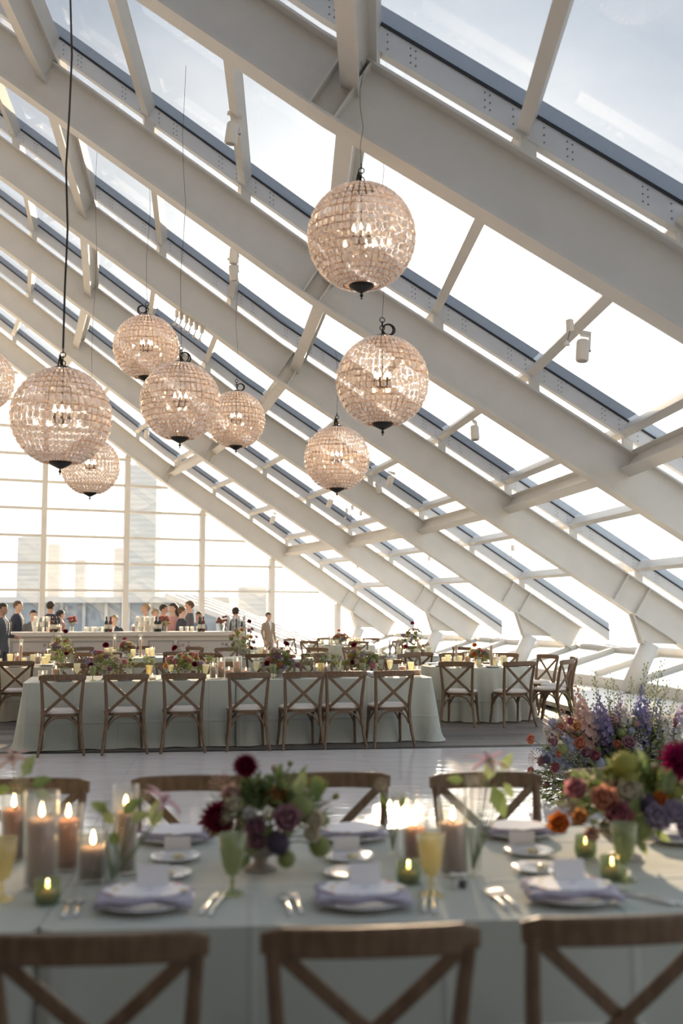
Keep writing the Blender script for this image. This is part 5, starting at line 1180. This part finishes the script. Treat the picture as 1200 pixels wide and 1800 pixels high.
    me.polygons.foreach_set('material_index', idx); me.polygons.foreach_set('use_smooth', [True]*len(idx)); o = place('body', me, t)
    h = MB(); full = MB().ball((0, .008, 1.672), .1, 20, 14, (.88, 1.10, .98)); keep = []
    for f in full.f:
        c = sum((Vector(full.v[i]) for i in f), Vector())/len(f)
        if not (c.y < -.035 and c.z < 1.70) and not (c.y < .03 and c.z < 1.645) and c.z > 1.575: keep.append(f)
    h.add(full.v, keep)
    if long_hair: h.tube([(0, .055, 1.70), (0, .085, 1.60), (0, .095, 1.48), (0, .09, 1.38)], [.07, .088, .082, .05], 12)
    hair_o = h.build('hair', hair, t, True)
    MB().ball((-.029, -.094, 1.653), .010, 8, 6, (1.2, .6, .8)).ball((.029, -.094, 1.653), .010, 8, 6, (1.2, .6, .8)).build('eyes', 'eye', t, True)
    MB().ball((0, -.101, 1.592), .016, 8, 6, (1.4, .5, .45)).build('mouth', 'lip', t, True)
    t.scale = (height/1.752,)*3; return t
PEOPLE = [(5, 1061, 20.0, 70, 'suit_grey', 'suit_grey', 'skin_a', 'hair_dark', 0, 'person in a dark suit cut off by the left edge beside the bar', 1), (32, 1057, 23.6, 80, 'suit_navy', 'suit_grey', 'skin_b', 'hair_brown', 0, 'tall person in a navy suit behind the bar looking right, far left', 1),
    (59, 1073, 23.2, 20, 'suit_grey', 'suit_grey', 'skin_b', 'hair_dark', 0, 'shorter person in a grey suit behind the left glass stack', 2), (89, 1058, 24.0, 170, 'suit_navy', 'suit_navy', 'skin_a', 'hair_dark', 0, 'person in a navy suit seen from behind near the left bottles', 0), (107, 1073, 24.4, 130, 'dress_rose', 'dress_rose', 'skin_b', 'hair_dark', 1, 'person with long dark hair and rose dress behind the left candle', 0),
    (201, 1082, 23.0, -10, 'suit_navy', 'suit_grey', 'skin_b', 'hair_fair', 0, 'short person in a navy suit behind the second pair of bottles', 2), (256, 1062, 24.0, -60, 'dress_cream', 'dress_cream', 'skin_b', 'hair_fair', 0, 'fair haired person in cream behind the middle glass stack', 1), (273, 1071, 24.8, 60, 'shirt_white', 'suit_grey', 'skin_b', 'hair_fair', 0, 'fair haired person in a white shirt behind the middle bottles', 0),
    (288, 1063, 25.4, 90, 'suit_grey', 'suit_grey', 'skin_a', 'hair_dark', 0, 'dark haired person behind the middle pink posy', 0), (304, 1061, 24.2, -40, 'dress_rose', 'dress_rose', 'skin_b', 'hair_dark', 1, 'person with long dark hair right of the middle pink posy', 1), (320, 1067, 23.6, 120, 'suit_navy', 'suit_navy', 'skin_b', 'hair_brown', 0, 'person in a navy suit with back half turned, right of centre', 2),
    (333, 1057, 25.0, -80, 'suit_grey', 'suit_grey', 'skin_b', 'hair_brown', 0, 'tallest person behind the right low row of glasses, looking left', 0), (349, 1076, 25.6, 0, 'dress_blue', 'dress_blue', 'skin_a', 'hair_dark', 1, 'person in a blue dress behind the right bottles', 0), (414, 1068, 23.8, 180, 'suit_navy', 'suit_navy', 'skin_a', 'hair_dark', 0, 'dark haired person seen from behind at the right end of the bar', 0), (472, 1077, 28.6, 40, 'suit_tan', 'suit_tan', 'skin_a', 'hair_dark', 0, 'lone person by the end wall right of the bar', 0)]
for (u, v, y, rz, top, bot, skin, hair, lh, lab, pose) in PEOPLE:
    q = at_y(u, v, y); person((q.x, q.y, 0), q.z, R(rz), top, bot, skin, hair, lh, lab, pose)
